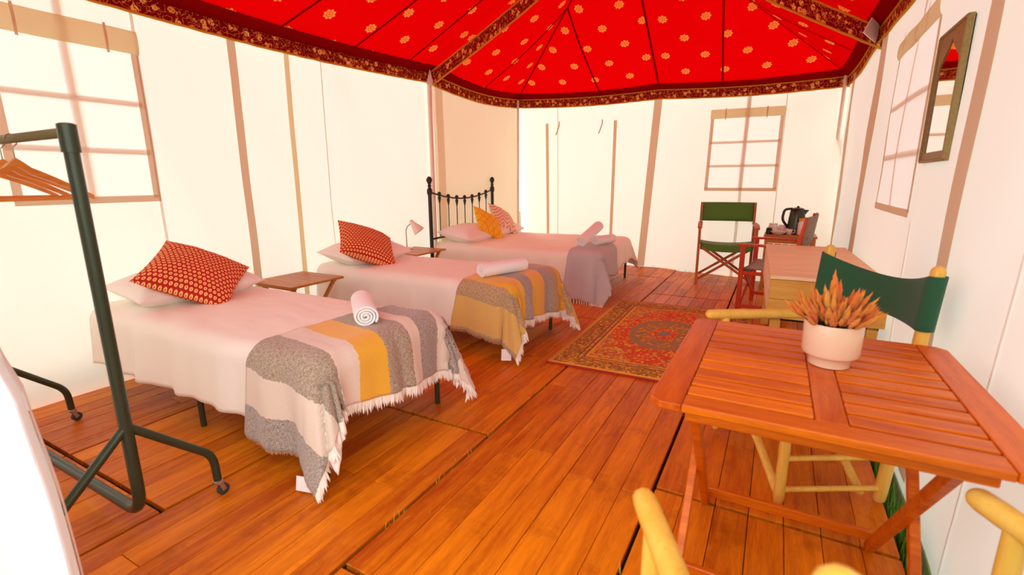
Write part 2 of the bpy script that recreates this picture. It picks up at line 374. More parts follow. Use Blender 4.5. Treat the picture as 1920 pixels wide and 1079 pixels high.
def m_rug():
    m = NT('persian_rug_pile'); x = m.n('ShaderNodeSeparateXYZ'); o = m.coord('Object'); m.link(o, x.inputs[0])
    X, Y = m.math('ABSOLUTE', x.outputs[0]), m.math('ABSOLUTE', x.outputs[1]); W, L = .68, 1.06
    d = m.math('MINIMUM', m.math('SUBTRACT', W, X), m.math('SUBTRACT', L, Y))
    vor = m.n('ShaderNodeTexVoronoi'); m.link(o, vor.inputs['Vector']); vor.inputs['Scale'].default_value = 52
    vc = m.n('ShaderNodeSeparateColor'); m.link(vor.outputs['Color'], vc.inputs[0]); rv = vc.outputs[0]
    fine = m.noise(o, 60, 3, .6); med = m.noise(o, 14, 3, .6)
    olive, gold, red, blue, dk = S(176, 142, 50), S(244, 188, 56), S(226, 60, 20), S(140, 146, 124), S(126, 92, 36)
    orange = S(240, 138, 36)
    bord = m.ramp(rv, [(0, olive), (.35, S(176, 124, 44)), (.55, dk), (.7, gold), (.88, S(190, 90, 30))], 'CONSTANT')
    gfield = m.ramp(rv, [(0, gold), (.4, S(208, 130, 40)), (.62, olive), (.78, red), (.9, blue)], 'CONSTANT')
    rfield = m.ramp(rv, [(0, red), (.40, S(222, 80, 24)), (.55, gold), (.74, orange), (.86, olive)], 'CONSTANT')
    cen = m.ramp(rv, [(0, olive), (.32, blue), (.52, S(170, 124, 60)), (.72, gold), (.86, orange)], 'CONSTANT')
    jit = m.math('MULTIPLY', m.math('SUBTRACT', med, .5), .22)
    lz = m.math('ADD', m.math('ADD', m.math('DIVIDE', X, .52), m.math('DIVIDE', Y, .98)), jit)
    el = m.math('ADD', m.math('SQRT', m.math('ADD', m.math('POWER', m.math('DIVIDE', X, .27), 2.0), m.math('POWER', m.math('DIVIDE', Y, .40), 2.0))), jit)
    c = m.mix(m.math('LESS_THAN', lz, 1.05), gfield, rfield); c = m.mix(m.math('LESS_THAN', el, 1.0), c, cen)
    c = m.mix(m.math('LESS_THAN', m.math('ABSOLUTE', m.math('SUBTRACT', el, 1.0)), .10), c, m.mix(.5, blue, olive))
    c = m.mix(m.math('LESS_THAN', el, .42), c, rfield); c = m.mix(m.math('LESS_THAN', el, .18), c, blue)
    c = m.mix(m.math('LESS_THAN', d, .245), c, gold); c = m.mix(m.math('LESS_THAN', d, .225), c, dk); c = m.mix(m.math('LESS_THAN', d, .21), c, gfield)
    c = m.mix(m.math('LESS_THAN', d, .185), c, dk); c = m.mix(m.math('LESS_THAN', d, .172), c, bord); c = m.mix(m.math('LESS_THAN', d, .035), c, gold)
    c = m.mix(m.math('MULTIPLY', fine, .35), c, S(150, 84, 26))
    return m.done(m.bsdf(c, .95, 0, m.bump(fine, .4, .004)))
M['rug'] = m_rug()
M['rugred'] = fabric('red_rug_binding', S(176, 26, 14), 300, .1)

# ------------------------------------------------------------------ ground and floor
tag(MB().grid(lambda u, v: (u, v, -.075+.012*noise.noise((u*2, v*2, 0))), lin(-14, 12, 26), lin(-8, 20, 28)).build('ground', M['ground'], smooth=True), 'grassy ground below the raised wooden floor', kind='structure')
fl = thing('floor', 'polished orange brown floorboards laid in panels', None, kind='structure')
MB().box((-1.695, 3.4, -.045), (4.45, 7.6, .03)).build('floor_base', M['subfloor'], fl)
PW = .89/7; pm = {}
def plank_mesh(L, wd):
    k = (round(L, 3), round(wd, 3))
    if k not in pm:
        o = MB().box((0, 0, -.014), (wd, L, .028), None, 0, .002).build('plank', M['plank']); pm[k] = o.data
        bpy.data.objects.remove(o)
    return pm[k]
cols = [(-3.92, [.85, 3.25, 5.65], 7.62), (-3.03, [.85, 3.25, 5.65], 7.62), (-2.14, [2.02, 4.42, 6.82], 7.62), (-1.25, [1.0, 3.4, 5.8], 7.45), (-.36, [1.98, 4.38, 6.78], 7.2)]
combos = [[1], [.625, .375], [.375, .625], [.5, .5], [.25, .75], [.75, .25], [1], [.42, .58]]
for ci, (x0, cuts, yend) in enumerate(cols):
    segs = []; a = -.35
    for c in cuts+[yend]:
        segs.append((a, c)); a = c
    for (a, b) in segs:
        prev = None
        for k in range(7):
            cb = random.choice(combos)
            while cb is prev: cb = random.choice(combos)
            prev = cb
            if b-a < 1.3: cb = [1]
            y = a+.009
            L = b-a-.018
            for fr in cb:
                ln = L*fr
                o = bpy.data.objects.new('plank', plank_mesh(ln-.0025, PW-.0028 if k not in (0, 6) else PW-.009)); C.objects.link(o); o.parent = fl
                o.location = (x0+PW*(k+.5)+(.004 if k == 0 else -.004 if k == 6 else 0), y+ln/2, random.uniform(-.0012, .0008)); y += ln
def blade(mb, p, h, lean, wd):
    a = random.uniform(0, 2*PI); dx, dy = math.cos(a), math.sin(a); p = Vector(p)
    q = Vector((-dy, dx, 0))*wd; m1 = p+Vector((dx*lean*.4, dy*lean*.4, h*.6)); t = p+Vector((dx*lean, dy*lean, h))
    mb.add([p-q, p+q, m1+q*.7, m1-q*.7, t], [(0, 1, 2, 3), (3, 2, 4)])
mb = MB()
for i in range(1500):
    y = random.uniform(1.3, 3.6); x = .535+random.random()**1.4*.055
    blade(mb, (x, y, -.075), random.uniform(.04, .13), random.uniform(.01, .02), random.uniform(.002, .004))
for i in range(700):
    x = random.uniform(-1.9, -.25); yb = 7.52-.24*(x+1.6)*.8 if x > -1.6 else 7.6
    blade(mb, (x, max(7.22, yb-.03), -.07), random.uniform(.06, .12)*(1.0 if random.random() < .3 else .7), .04, .003)
tag(mb.build('grass', M['grass']), 'fresh green grass growing along the edge of the floorboards', 'grass', kind='stuff')
mb = MB()
for (cx, cy, n, sp) in [(-1.25, 2.0, 26, .22), (-1.25, 1.25, 16, .1), (-1.25, 2.5, 14, .3), (-1.25, 1.62, 10, .12), (-.36, 1.4, 6, .2)]:
    for i in range(n): blade(mb, (cx+random.uniform(-.006, .006), cy+random.uniform(-sp, sp), -.02), random.uniform(.02, .05), random.uniform(.01, .05), .0015)
for i in range(34): blade(mb, (-2.14+random.random()*.89, 2.02+random.uniform(-.006, .006), -.02), random.uniform(.02, .045), random.uniform(.01, .05), .0015)
for i in range(60):
    x, y = random.uniform(-2.1, .3), random.uniform(.9, 3.0); a = random.uniform(0, PI); l = random.uniform(.008, .025)
    mb.box((x, y, .003), (l, .0018, .0018), Matrix.Rotation(a, 3, 'Z'))
tag(mb.build('straw', M['drygrass']), 'dry straw wisps poking out of the floor gaps and scattered on the boards', 'straw', kind='stuff')

# ------------------------------------------------------------------ walls
def nz(x, y, z=0): return noise.noise((x, y, z))
class Wall:
    def __init__(s, fn, nrm, seed, amp=.012): s.fn, s.nrm, s.seed, s.amp = fn, Vector(nrm), seed, amp
    def P(s, h, z, off=0):
        d = s.amp*(nz(h*1.1+z*.25, z*.45, s.seed)*1.3+nz(h*3.4+z*1.1, z*.8, s.seed+9)*.55+nz(h*2.2-z*1.6, z*.7, s.seed+17)*.45)
        return Vector(s.fn(h, z))+s.nrm*(off+d)
    def sheet(s, mb, h0, h1, z0, z1, off=0, holes=(), step=.07, shift=0, mi=0):
        def lines(a, b, cuts):
            pts = sorted(set([a, b]+[c for c in cuts if a < c < b])); out = [pts[0]]
            for p, q in zip(pts, pts[1:]): out += lin(p, q, max(1, round((q-p)/step)))[1:]
            return out
        hs = lines(h0, h1, [c for h in holes for c in h[:2]]); zs = lines(z0, z1, [c for h in holes for c in h[2:]])
        sk = (lambda a, b: any(h[0] < a < h[1] and h[2] < b < h[3] for h in holes)) if holes else None
        return mb.grid(lambda a, b: s.P(a+shift*(1-b/2.6), b, off), hs, zs, skip=sk, mi=mi)
    def strip(s, name, mat, parent, h0, h1, z0, z1, off=.004, shift=0, th=0):
        mb = MB(); s.sheet(mb, h0, h1, z0, z1, off, step=.08, shift=shift)
        return mb.build(name, mat, parent, smooth=True)
def lip(z, k=.11): return k*max(0, 1-z/.22)**2
left = Wall(lambda h, z: (-3.97+lip(z), h, z), (1, 0, 0), 3.1, .017)
def yback(x, z):
    yt = (7.49+(x+3.95)/2.25*.27) if x < -1.7 else 7.76+(x+1.7)/2.37*.23; yb = min(7.66, 7.62-.23*(x+1.6)); t = min(1, z/2.6); return yb+(yt-yb)*t
back = Wall(lambda h, z: (h, yback(h, z), z), (0, -1, 0), 7.7)
right = Wall(lambda h, z: (.63+.04*z/2.6, h, z), (-1, 0, 0), 12.3, .02)
TOP = 2.66
def make_wall(name, label, W, h0, h1, holes, z0=0.0):
    r = thing(name, label, None, kind='structure'); mb = MB(); W.sheet(mb, h0, h1, z0, TOP, holes=holes); mb.build('canvas_panel', M['canvas'], r, smooth=True); return r
wl = [1.14, 1.90, 1.24, 2.20]; wb = [-.95, -.05, 1.21, 2.19]; wr = [3.43, 4.52, 1.16, 2.16]
rl = make_wall('wall_left', 'cream canvas tent side behind the heads of the beds', left, .42, 7.5, [wl])
rb = make_wall('wall_back', 'cream canvas tent end facing the doorway', back, -3.97, .68, [wb], -.07)
rr = make_wall('wall_right', 'cream canvas tent side with the mirror', right, .42, 7.95, [wr], -.07)
front = Wall(lambda h, z: (h, .30, z), (0, 1, 0), 20.5)
rf = make_wall('wall_front', 'white canvas beside the open tent doorway', front, -3.97, -1.9, [])
def window(name, label, W, b, strapz=.0, hdr=.13):
    r = thing(name, label, None, kind='structure'); h0, h1, z0, z1 = b; t = .045
    for i in range(2):
        for j in range(3):
            a = h0+(h1-h0)*i/2; c = z0+(z1-z0)*j/3
            W.strip('pane', M['pane'], r, a, a+(h1-h0)/2, c, c+(z1-z0)/3, 0)
    W.strip('frame_strip', M['tape'], r, h0-t*.3, h0+t*.7, z0, z1, .005); W.strip('frame_strip', M['tape'], r, h1-t*.7, h1+t*.3, z0, z1, .005)
    W.strip('frame_strip', M['tape'], r, h0-t*.3, h1+t*.3, z0-t*.6, z0+t*.4, .007)
    W.strip('muntin', M['tape'], r, (h0+h1)/2-.022, (h0+h1)/2+.022, z0, z1+.35, -.009)
    for j in (1, 2):
        c = z0+(z1-z0)*j/3; W.strip('muntin', M['tape'], r, h0, h1, c-.018, c+.018, -.010)
    bl = MB()   # the rolled-up blind above the panes
    pts = []
    for k in range(9):
        a = PI*k/8; pts.append((.006+.018*math.sin(a), z1+hdr/2+hdr/2*math.cos(a)))
    bl.grid(lambda u, v: W.P(u, pts[int(v)][1], pts[int(v)][0]), lin(h0-.02, h1+.02, 12), list(range(9)))
    bo = bl.build('rolled_blind', M['blind'], r, smooth=True)
    for q in (.2, .78):
        hh = h0+(h1-h0)*q; sm = MB(); sm.grid(lambda u, v: W.P(u, v, .027-.3*abs(v-z1-hdr/2)*.1), [hh-.008, hh+.008], lin(z1-.02, z1+hdr+.01, 5)); sm.build('strap', M['tape'], r)
    return r
window('window_1', 'six paned cloth window by the clothes rail', left, wl, hdr=.15)
window('window_2', 'six paned cloth window beyond the green chair', back, wb, hdr=.13)
window('window_3', 'six paned cloth window beside the long mirror', right, wr, hdr=.12)
# seams and pole sleeves
left.strip('seam_strip', M['tape'], rl, 2.57, 2.64, .01, 2.6, .006, -.02)
left.strip('seam_strip', M['blind'], rl, 3.08, 3.13, .01, 2.6, .005, -.04)
left.strip('seam_strip', M['canvas'], rl, 3.455, 3.468, .01, 2.6, .004)
left.strip('seam_strip', M['canvas'], rl, 1.90, 1.92, .01, 2.6, .004)
left.strip('wall_shade_sheet', M['wall_shade_sheet'], rl, 5.16, 7.44, .02, 2.58, .035)  # sheet added inside the canvas so this stretch of wall looks shaded
left.strip('wall_shade_edge', M['wall_shade_sheet'], rl, 5.20, 5.36, .02, 2.58, .055)  # narrow extra layer, part of the same added shading
back.strip('seam_strip', M['tape'], rb, -1.77, -1.655, .0, 2.55, .006, -.12)
back.strip('seam_strip', M['canvas'], rb, -.50, -.46, .0, 2.55, .004)
back.strip('seam_strip', M['canvas'], rb, -.035, -.02, .0, 2.55, .004)
right.strip('seam_strip', M['tape'], rr, 5.12, 5.50, .0, 2.55, .014)
right.strip('seam_strip', M['tape'], rr, 7.05, 7.3, .0, 2.55, .014)
right.strip('seam_strip', M['tape'], rr, 2.54, 2.69, .0, 2.55, .012)
right.strip('seam_strip', M['canvas'], rr, 1.96, 1.97, .0, 2.55, .006)
right.strip('seam_strip', M['canvas'], rr, 3.32, 3.335, .0, 1.12, .006)
dr = thing('door_1', 'zipped canvas door panel in the end wall', None, kind='structure')
for a, b_ in ((-3.475, -3.425), (-2.365, -2.315)): back.strip('zip_strip', M['tape'], dr, a, b_, .0, 2.25, .006)
back.strip('centre_seam', M['canvas'], dr, -3.275, -3.26, .0, 2.5, .004)
for hx in (-3.24, -2.54):
    mb = MB(); pts = [back.P(hx-.02*k*k/9*(1 if k > 2 else 0)*.6, 2.27-.035*k, .012+.004*k) for k in range(7)]
    mb.tube(pts, .009, 6); mb.build('tie', M['tape'], dr, smooth=True)
def pole(name, label, x, y, r=.022):
    o = MB().tube([(x, y, 0), (x, y, 2.62)], r, 10).build(name, M['lampwhite'], smooth=True, auto=40); tag(o, label, None, kind='structure'); return o
pole('trim_8', 'cream corner pole at the end of the left wall', -3.90, 7.38)
pole('trim_9', 'cream pole beside the iron headboard', -3.93, 5.09, .03)
pole('trim_10', 'thin cream pole at the right rear corner', .60, 7.75)
# front left door flap, tied back at the doorway
df = thing('door_2', 'bright white door flap hanging at the doorway', None, kind='structure')
def edge(z):
    pts = [(-.02, -1.36), (.438, -1.379), (.613, -1.397), (.736, -1.444), (.847, -1.472), (.930, -1.57), (1.25, -1.74), (2.6, -2.0)]
    for (a, xa), (b, xb) in zip(pts, pts[1:]):
        if z <= b: return xa+(xb-xa)*(z-a)/(b-a)
    return pts[-1][1]
def flap_pt(u, v):
    y = .355+.9*max(0, .06-u)-.035*math.cos(u*16+v*.6)*(.2+min(u, .25)*3)-.10*u*u
    return Vector((edge(v)*(1+(y-.355)*2.6*max(0, 1-u*8))-.75*u, y, v))
mb = MB(); mb.grid(flap_pt, [0, .01, .02, .03, .04, .05]+lin(.06, 1, 34), lin(.0, 2.6, 40)); mb.build('flap', M['flap'], df, smooth=True)
mb = MB(); mb.grid(lambda u, v: flap_pt(.03*u, v)+Vector((.004, .006, 0)), lin(0, 1, 3), lin(.0, 2.6, 40)); mb.build('hem', M['flap'], df, smooth=True)

# ------------------------------------------------------------------ roof
EZ = 2.64
c_lf, c_lm, c_lb = Vector((-3.95, .42, EZ)), Vector((-3.95, 5.09, EZ)), Vector((-3.95, 7.45, EZ))
c_bm, c_rb, c_rm, c_rf = Vector((-1.70, 7.72, EZ)), Vector((.67, 7.95, EZ)), Vector((.67, 5.60, EZ)), Vector((.67, .42, EZ))
APEX, APF = Vector((-1.64, 5.35, 4.02)), Vector((-1.64, 2.2, 4.02))
def eave(A, B, sag): return lambda t: A.lerp(B, t)+Vector((0, 0, -sag*math.sin(PI*t)))
class Roof:
    def __init__(s, A, B, sag, U0, U1, bil=.05):
        s.A, s.B, s.e, s.U0, s.U1, s.bil = A, B, eave(A, B, sag), U0, U1, bil
        s.du = (B-A).normalized(); m = (U0+U1)/2-A; s.dv = (m-s.du*m.dot(s.du)).normalized()
    def P(s, t, v, off=0):
        return s.e(t).lerp(s.U0.lerp(s.U1, t), v)+Vector((0, 0, -s.bil*math.sin(PI*t)*math.sin(PI*min(1, v))-off))
    def uv(s, t, v):
        p = s.P(t, v)-s.A; return (p.dot(s.du)+7.13, p.dot(s.dv)+5.05)
    def patch(s, name, mat, parent, v0=0, v1=1, off=0, nu=24, nv=14, pw=1):
        mb = MB(); mb.grid(lambda t, v: s.P(t, v, off), lin(0, 1, nu), lin(v0, v1, nv), uvf=s.uv); return mb.build(name, mat, parent, smooth=True)
    def seam(s, parent, te, tf, vf, wd=.011, n=14):
        L = []
        for i in range(n+1):
            q = i/n; v = q*vf; t = ((1-q)*te+q*(1-vf)*tf)/max(1e-4, 1-v) if s.U0 == s.U1 else te+(tf-te)*q
            L.append(s.P(max(0, min(1, t)), v, .008))
        d = (L[-1]-L[0]).normalized(); sd = d.cross(s.dv.cross(s.du)).normalized()*wd
        mb = MB(); mb.add([p-sd for p in L]+[p+sd for p in L], [(i, i+1, n+2+i, n+1+i) for i in range(n)]); return mb.build('roof_seam', M['roof_seam'], parent, smooth=True)
ceil = thing('ceiling', 'red tent roof printed with golden flowers', None, kind='structure')
R_lf = Roof(c_lf, c_lm, .08, APF, APEX); R_lb = Roof(c_lm, c_lb, .07, APEX, APEX, .06); R_b1 = Roof(c_lb, c_bm, .035, APEX, APEX, .06)
R_b2 = Roof(c_bm, c_rb, .035, APEX, APEX, .06); R_rb = Roof(c_rb, c_rm, .05, APEX, APEX, .06); R_rf = Roof(c_rm, c_rf, .06, APEX, APF); R_ff = Roof(c_rf, c_lf, .03, APF, APF)
ALL = [R_lf, R_lb, R_b1, R_b2, R_rb, R_rf, R_ff]
for r in ALL:
    r.patch('roof_panel', M['roof'], ceil); r.patch('eave_shade', M['eave_shade'], ceil, 0, .06, .012, 24, 2)  # dark strip above the valance paints the shade of the outer skirt
for k in range(1, 6): R_lf.seam(ceil, k/5.6, k/5.6, .98)
for k in range(1, 5): R_rf.seam(ceil, k/5, k/5, .98)
R_lb.seam(ceil, .48, 1, .6); R_lb.seam(ceil, 1, 1, .98, .013); R_b1.seam(ceil, .62, 0, .6); R_b1.seam(ceil, 1, 1, .98, .013)
R_b2.seam(ceil, .36, 1, .62); R_rb.seam(ceil, 0, 0, .98, .013); R_rb.seam(ceil, .6, 0, .62)
# brocade valances
def strip3(name, label, top_fn, inward, hgt, drop=.0, n=40, length=1, lean=.0):
    r = thing(name, label, None, kind='structure')
    top = lambda t: top_fn(t)+Vector(inward)*.025
    wob = lambda t: Vector(inward)*(.010*nz(t*length*2.2, 1.7, hgt))
    mb = MB(); mb.grid(lambda t, v: top(t)+wob(t)*(1-v)+Vector((0, 0, drop-hgt*(1-v)))+Vector(inward)*lean*(1-v), lin(0, 1, n), lin(0, 1, 4), uvf=lambda t, v: (t*length, v))
    mb.build('brocade_band', M['brocade'], r, smooth=True)
    for vv, rr_ in ((1.0, .008), (0.0, .010)):
        mb = MB(); mb.tube([top(t)+wob(t)*(1-vv)+Vector((0, 0, drop-hgt*(1-vv)+.004*nz(t*length*9, vv, 3)))+Vector(inward)*(.004+lean*(1-vv)) for t in lin(0, 1, n*2)], rr_, 6); mb.build('braid', M['braid'], r, smooth=True)
    return r
H = .125
strip3('trim_1', 'brocade valance above the beds on the left wall', R_lf.e, (1, 0, 0), H, .015, 60, 4.67)
strip3('trim_2', 'short brocade valance above the iron headboard', R_lb.e, (1, 0, 0), H, .0, 30, 2.35)
strip3('trim_3', 'brocade valance over the canvas door panel', R_b1.e, (0, -1, 0), H, .0, 30, 2.27)
strip3('trim_4', 'brocade valance over the window behind the green chair', R_b2.e, (0, -1, 0), H, .0, 30, 2.38)
strip3('trim_5', 'brocade valance at the rear of the mirror wall', R_rb.e, (-1, 0, 0), H, .0, 30, 2.35)
strip3('trim_6', 'brocade valance above the mirror', R_rf.e, (-1, 0, 0), H, .0, 60, 5.2)
arch = lambda t: (c_lm.lerp(APEX, t*2) if t < .5 else APEX.lerp(c_rm, t*2-1))+Vector((0, 0, -.02-.05*math.sin(PI*((t*2) % 1))))
strip3('trim_7', 'brocade band hanging across the tent under the ridge', arch, (0, -.3, 0), .16, .0, 60, 5.8)
def peg(name, label, p, q):
    mb = MB(); a, b, c = [Vector(k) for k in q]; p = Vector(p); nrm = (b-a).cross(c-a).normalized()*.006
    mb.add([a+p-nrm, b+p-nrm, c+p-nrm, a+p+nrm, b+p+nrm, c+p+nrm], [(0, 2, 1), (3, 4, 5), (0, 1, 4, 3), (1, 2, 5, 4), (2, 0, 3, 5)])
    tag(mb.build(name, M['pillow']), label, None, kind='structure')
peg('trim_11', 'white canvas tip where the bands meet over the headboard', (-3.90, 5.05, 2.50), [(-.0, -.05, 0), (.03, .06, -.02), (.02, .0, .17)])
peg('trim_12', 'white canvas tip where the bands meet over the mirror wall', (.60, 5.50, 2.55), [(-.10, -.10, .02), (.03, .12, -.04), (-.0, .0, .26)])

# ------------------------------------------------------------------ beds
def drape(a, b, L, W, top, r, lift, fold=.018, seed=0, head=True):
    """point of a cloth laid over a bed: a along the bed from the head, b across; L, W the bed's top; hangs beyond the edge"""
    R_ = r+lift; x1 = L-r; y1 = W/2-r
    dx = max(0, a-x1); dy = max(0, abs(b)-y1); sy = 1 if b > 0 else -1; d = math.hypot(dx, dy)
    crown = .006*nz(a*5+b*9, b*3-a*2, seed+8)+.004*nz(a*4+b*22, a*9, seed+6)+.014*(1-(2*b/W)**2 if abs(b) < W/2 else 0)+.006*nz(a*3, b*3, seed)+.004*nz(a*9, b*7, seed+4)
    if d < 1e-6: return Vector((a, b, top+lift+crown*(1 if True else 0)))
    nx, ny = dx/d, sy*dy/d; arc = R_*PI/2; ax, ay = min(a, x1), max(-y1, min(y1, b))
    if d < arc: ang = d/R_; out = R_*math.sin(ang); down = R_*(1-math.cos(ang))
    else: q = 2*abs(nx*ny); fr = .08+.30*q**1.5; nx, ny = nx*(1+.9*q), ny; q = math.hypot(nx, ny); nx, ny = nx/q, ny/q; out = R_+(d-arc)*fr; down = R_+(d-arc)*math.sqrt(1-fr*fr)
    s = ax*abs(ny)*1.0+ay*sy*abs(nx)+math.atan2(ny, nx)*.35
    k = min(1, d/.35); out += fold*k*(math.sin(s*17+seed)+.6*math.sin(s*31+seed*2)) + .02*k*nz(s*4, d*3, seed)
    return Vector((ax+nx*out, ay+ny*out, max(.012+lift*.3, top+lift-down+crown*(1-k))))
def cloth_mesh(L, W, top, lift, s0, t0, sl, tl, rot=0, ns=40, nt=60, fold=.018, seed=0, r=.09):
    cs, sn = math.cos(rot), math.sin(rot)
    f = lambda s, t: drape(s0+s*cs-t*sn, t0+s*sn+t*cs, L, W, top, r, lift, fold, seed)
    mb = MB(); mb.grid(f, lin(0, sl, ns), lin(0, tl, nt)); return mb, f
BED = [((-3.78, 1.775, 0), 0.0, .95, 2.12), ((-3.78, 3.50, 0), 0.0, .92, 2.12), ((-3.80, 5.66, 0), math.radians(4.0), 1.70, 2.14)]
bl = ['low black metal bed nearest the clothes rail', 'low black metal bed between the two bedside tables', 'double bed with tall black iron headboard by the back wall']
dl = ['pale pink bedspread hanging over the nearest bed', 'pale pink bedspread on the middle bed', 'wide pale pink bedspread over the double bed with headboard']
TOPZ = .575
for i, (loc, rz, W, L) in enumerate(BED):
    r = thing('bed', bl[i], 'bed', loc, rz)
    for sx in (.13, 1.05, L-.07) if i < 2 else (.1, L-.07):
        for sy in (-1, 1):
            MB().tube([(sx, sy*(W/2-.05), 0), (sx, sy*(W/2-.05), .27)], .016, 8).build('leg', M['steel'], r, smooth=True, auto=40)
    fm = MB()
    for sy in (-1, 1): fm.bar((.02, sy*(W/2-.05), .28), (L-.03, sy*(W/2-.05), .28), .03, .035, bev=.003)
    for sx in (.03, L/2, L-.04): fm.bar((sx, -W/2+.05, .28), (sx, W/2-.05, .28), .03, .03, bev=.003)
    fm.build('side_frame', M['steel'], r)
    MB().box((L/2-.005, 0, .42), (L-.05, W-.06, .24), None, 0, .05).build('mattress', M['mattress'], r, smooth=True)
    if i == 2:   # iron headboard: posts with finials, swept top rail, seven spindles
        hw = .85; hr = -.03
        for sy in (-1, 1):
            p = MB().tube([(hr, sy*hw, 0), (hr, sy*hw, 1.22)], .024, 10).lathe([(.03, 1.18), (.034, 1.20), (.034, 1.235), (.026, 1.25), (.016, 1.27), (.026, 1.285), (.016, 1.30), (.022, 1.315), (.036, 1.345), (.036, 1.365), (.022, 1.39), (.006, 1.40)], 12, (hr, sy*hw, 0))
            p.build('post', M['iron'], r, smooth=True, auto=50)
        sagf = lambda y: 1.215-.105*(1-(y/hw)**2)
        MB().tube([(hr, y, sagf(y)) for y in lin(-hw, hw, 24)], .011, 8).build('top_rail', M['iron'], r, smooth=True)
        MB().tube([(hr, -hw, .63), (hr, hw, .63)], .012, 8).build('lower_rail', M['iron'], r, smooth=True)
        for k in range(1, 8):
            y = -hw+2*hw*k/8; z = sagf(y)
            MB().tube([(hr, y, .63), (hr, y, z)], .0065, 8).lathe([(.008, z-.10), (.018, z-.05), (.022, z-.03), (.012, z-.015), (.022, z), (.026, z+.015), (.018, z+.035), (.004, z+.042)], 10, (hr, y, 0)).build('spindle', M['iron'], r, smooth=True, auto=50)
    mb, f = cloth_mesh(L, W, TOPZ, .004, .015, -W/2-.33, L+.26-.015, W+.66, 0, 70, 70, .013, i*3.3)
    hemw = lambda p: p
    o = mb.build('bedspread', M['duvet'] if i < 2 else M['duvet3'], smooth=True); o.location = loc; o.rotation_euler = (0, 0, rz)
    tag(o, dl[i], 'bedspread')
    sol = o.modifiers.new('thick', 'SOLIDIFY'); sol.thickness = .012; sol.offset = -1
def w2(i, p):   # bed-local to world
    loc, rz, W, L = BED[i]; return Vector(loc)+Matrix.Rotation(rz, 3, 'Z') @ Vector(p)
def fringe(f, pts, inward, ln, wd, step, mat, parent, name='fringe', jit=.35, droop=.6):
    """strands hanging from a cloth edge; pts: list of (s,t) along the edge, inward: a step into the cloth"""
    mb = MB()
    for (s, t) in pts:
        e = f(s, t); q = f(s+inward[0]*.03, t+inward[1]*.03); d = (e-q)
        if d.length < 1e-6: d = Vector((0, 0, -1))
        d = (d.normalized()*(1-droop)+Vector((0, 0, -1))*droop).normalized()
        d = (d+Vector((random.uniform(-1, 1), random.uniform(-1, 1), random.uniform(-.4, .4)))*jit*.5).normalized()
        l = ln*random.uniform(.7, 1.2); nn = Vector((-inward[1], inward[0], 0)); sd = d.cross(Vector((random.random()-.5, random.random()-.5, .6))).normalized()*wd; sd2 = d.cross(sd).normalized()*wd
        tip = e+d*l; tip.z = max(.006, tip.z); mid = e+d*l*.5; mid.z = max(.008, mid.z)
        mb.add([e-d*.01-sd, e-d*.01+sd, e-d*.01+sd2, mid-sd, mid+sd, mid+sd2, tip], [(0, 1, 4, 3), (1, 2, 5, 4), (2, 0, 3, 5), (3, 4, 6), (4, 5, 6), (5, 3, 6)])
    return tag(mb.build(name, mat, parent), kind='stuff')
def throw(i, label, mat, s0, t0, sl, tl, rot, seed, fr, tags, ns=44, nt=90, fold=.02, lift=.016):
    loc, rz, W, L = BED[i]
    mb, f = cloth_mesh(L, W, TOPZ, lift, s0, t0, sl, tl, rot, ns, nt, fold, i*3.3)
    mb.uv = [(u, v) for (u, v) in mb.uv]
    r = thing('throw_blanket', label, 'blanket', loc, rz)
    o = mb.build('blanket_cloth', mat, r, smooth=True); so_ = o.modifiers.new('thick', 'SOLIDIFY'); so_.thickness = .007; so_.offset = 1
    fr(f, r)
    for (s, t, ds, dt, sz) in tags:
        e = f(s, t); tm = MB(); d = Vector((ds, dt, -1)).normalized(); sd = Vector((-dt, ds, 0)).normalized() if abs(ds)+abs(dt) > 0 else Vector((1, 0, 0))
        P = [e-sd*sz*.42, e+sd*sz*.42, e+sd*sz*.45+d*sz, e-sd*sz*.45+d*sz]
        for p in P: p.z = max(.008, p.z)
        nn = d.cross(sd)*.0015
        tm.add([p-nn for p in P]+[p+nn for p in P], [(0, 1, 2, 3), (7, 6, 5, 4), (0, 4, 5, 1), (1, 5, 6, 2), (2, 6, 7, 3), (3, 7, 4, 0)])
        to = tm.build('care_label', M['tag'], r)
        tx = MB()
        for k in range(5):
            c = e+d*sz*(.25+.05*0)+sd*sz*(-.2+.1*k)-nn*1.6
            tx.add([c-sd*sz*.035, c+sd*sz*.035, c+sd*sz*.035+d*sz*.1, c-sd*sz*.035+d*sz*.1], [(0, 1, 2, 3)])
        tx.build('printed_mark', M['rubber'], to)
    return r
def fr1(f, r):
    sl, tl = .68, 1.78
    fringe(f, [(sl, t) for t in lin(0, tl, 620)], (-1, 0), .06, .0048, 0, M['fringe'], r)
    fringe(f, [(s, 0) for s in lin(0, sl, 190)], (0, 1), .02, .002, 0, M['fringe_t'], r, 'selvedge')
throw(0, 'striped grey, beige and yellow blanket over the nearest bed', M['throw1'], 1.60, -.475-.42, .68, 1.78, math.radians(-6.5), 0, fr1, [(.54, 0.0, .02, -.08, .11)])
def fr2(f, r):
    sl, tl = .72, 1.72
    fringe(f, [(sl, t) for t in lin(0, tl, 600)], (-1, 0), .06, .0048, 0, M['fringe'], r)
    fringe(f, [(s, 0) for s in lin(0, sl, 160)], (0, 1), .02, .002, 0, M['fringe_t'], r, 'selvedge')
throw(1, 'mustard and grey striped blanket over the middle bed', M['throw2'], 1.60, -.46-.36, .72, 1.72, math.radians(-7), 0, fr2, [(.60, 0.0, .1, -.2, .085), (.72, 1.42, .3, 0, .07)])
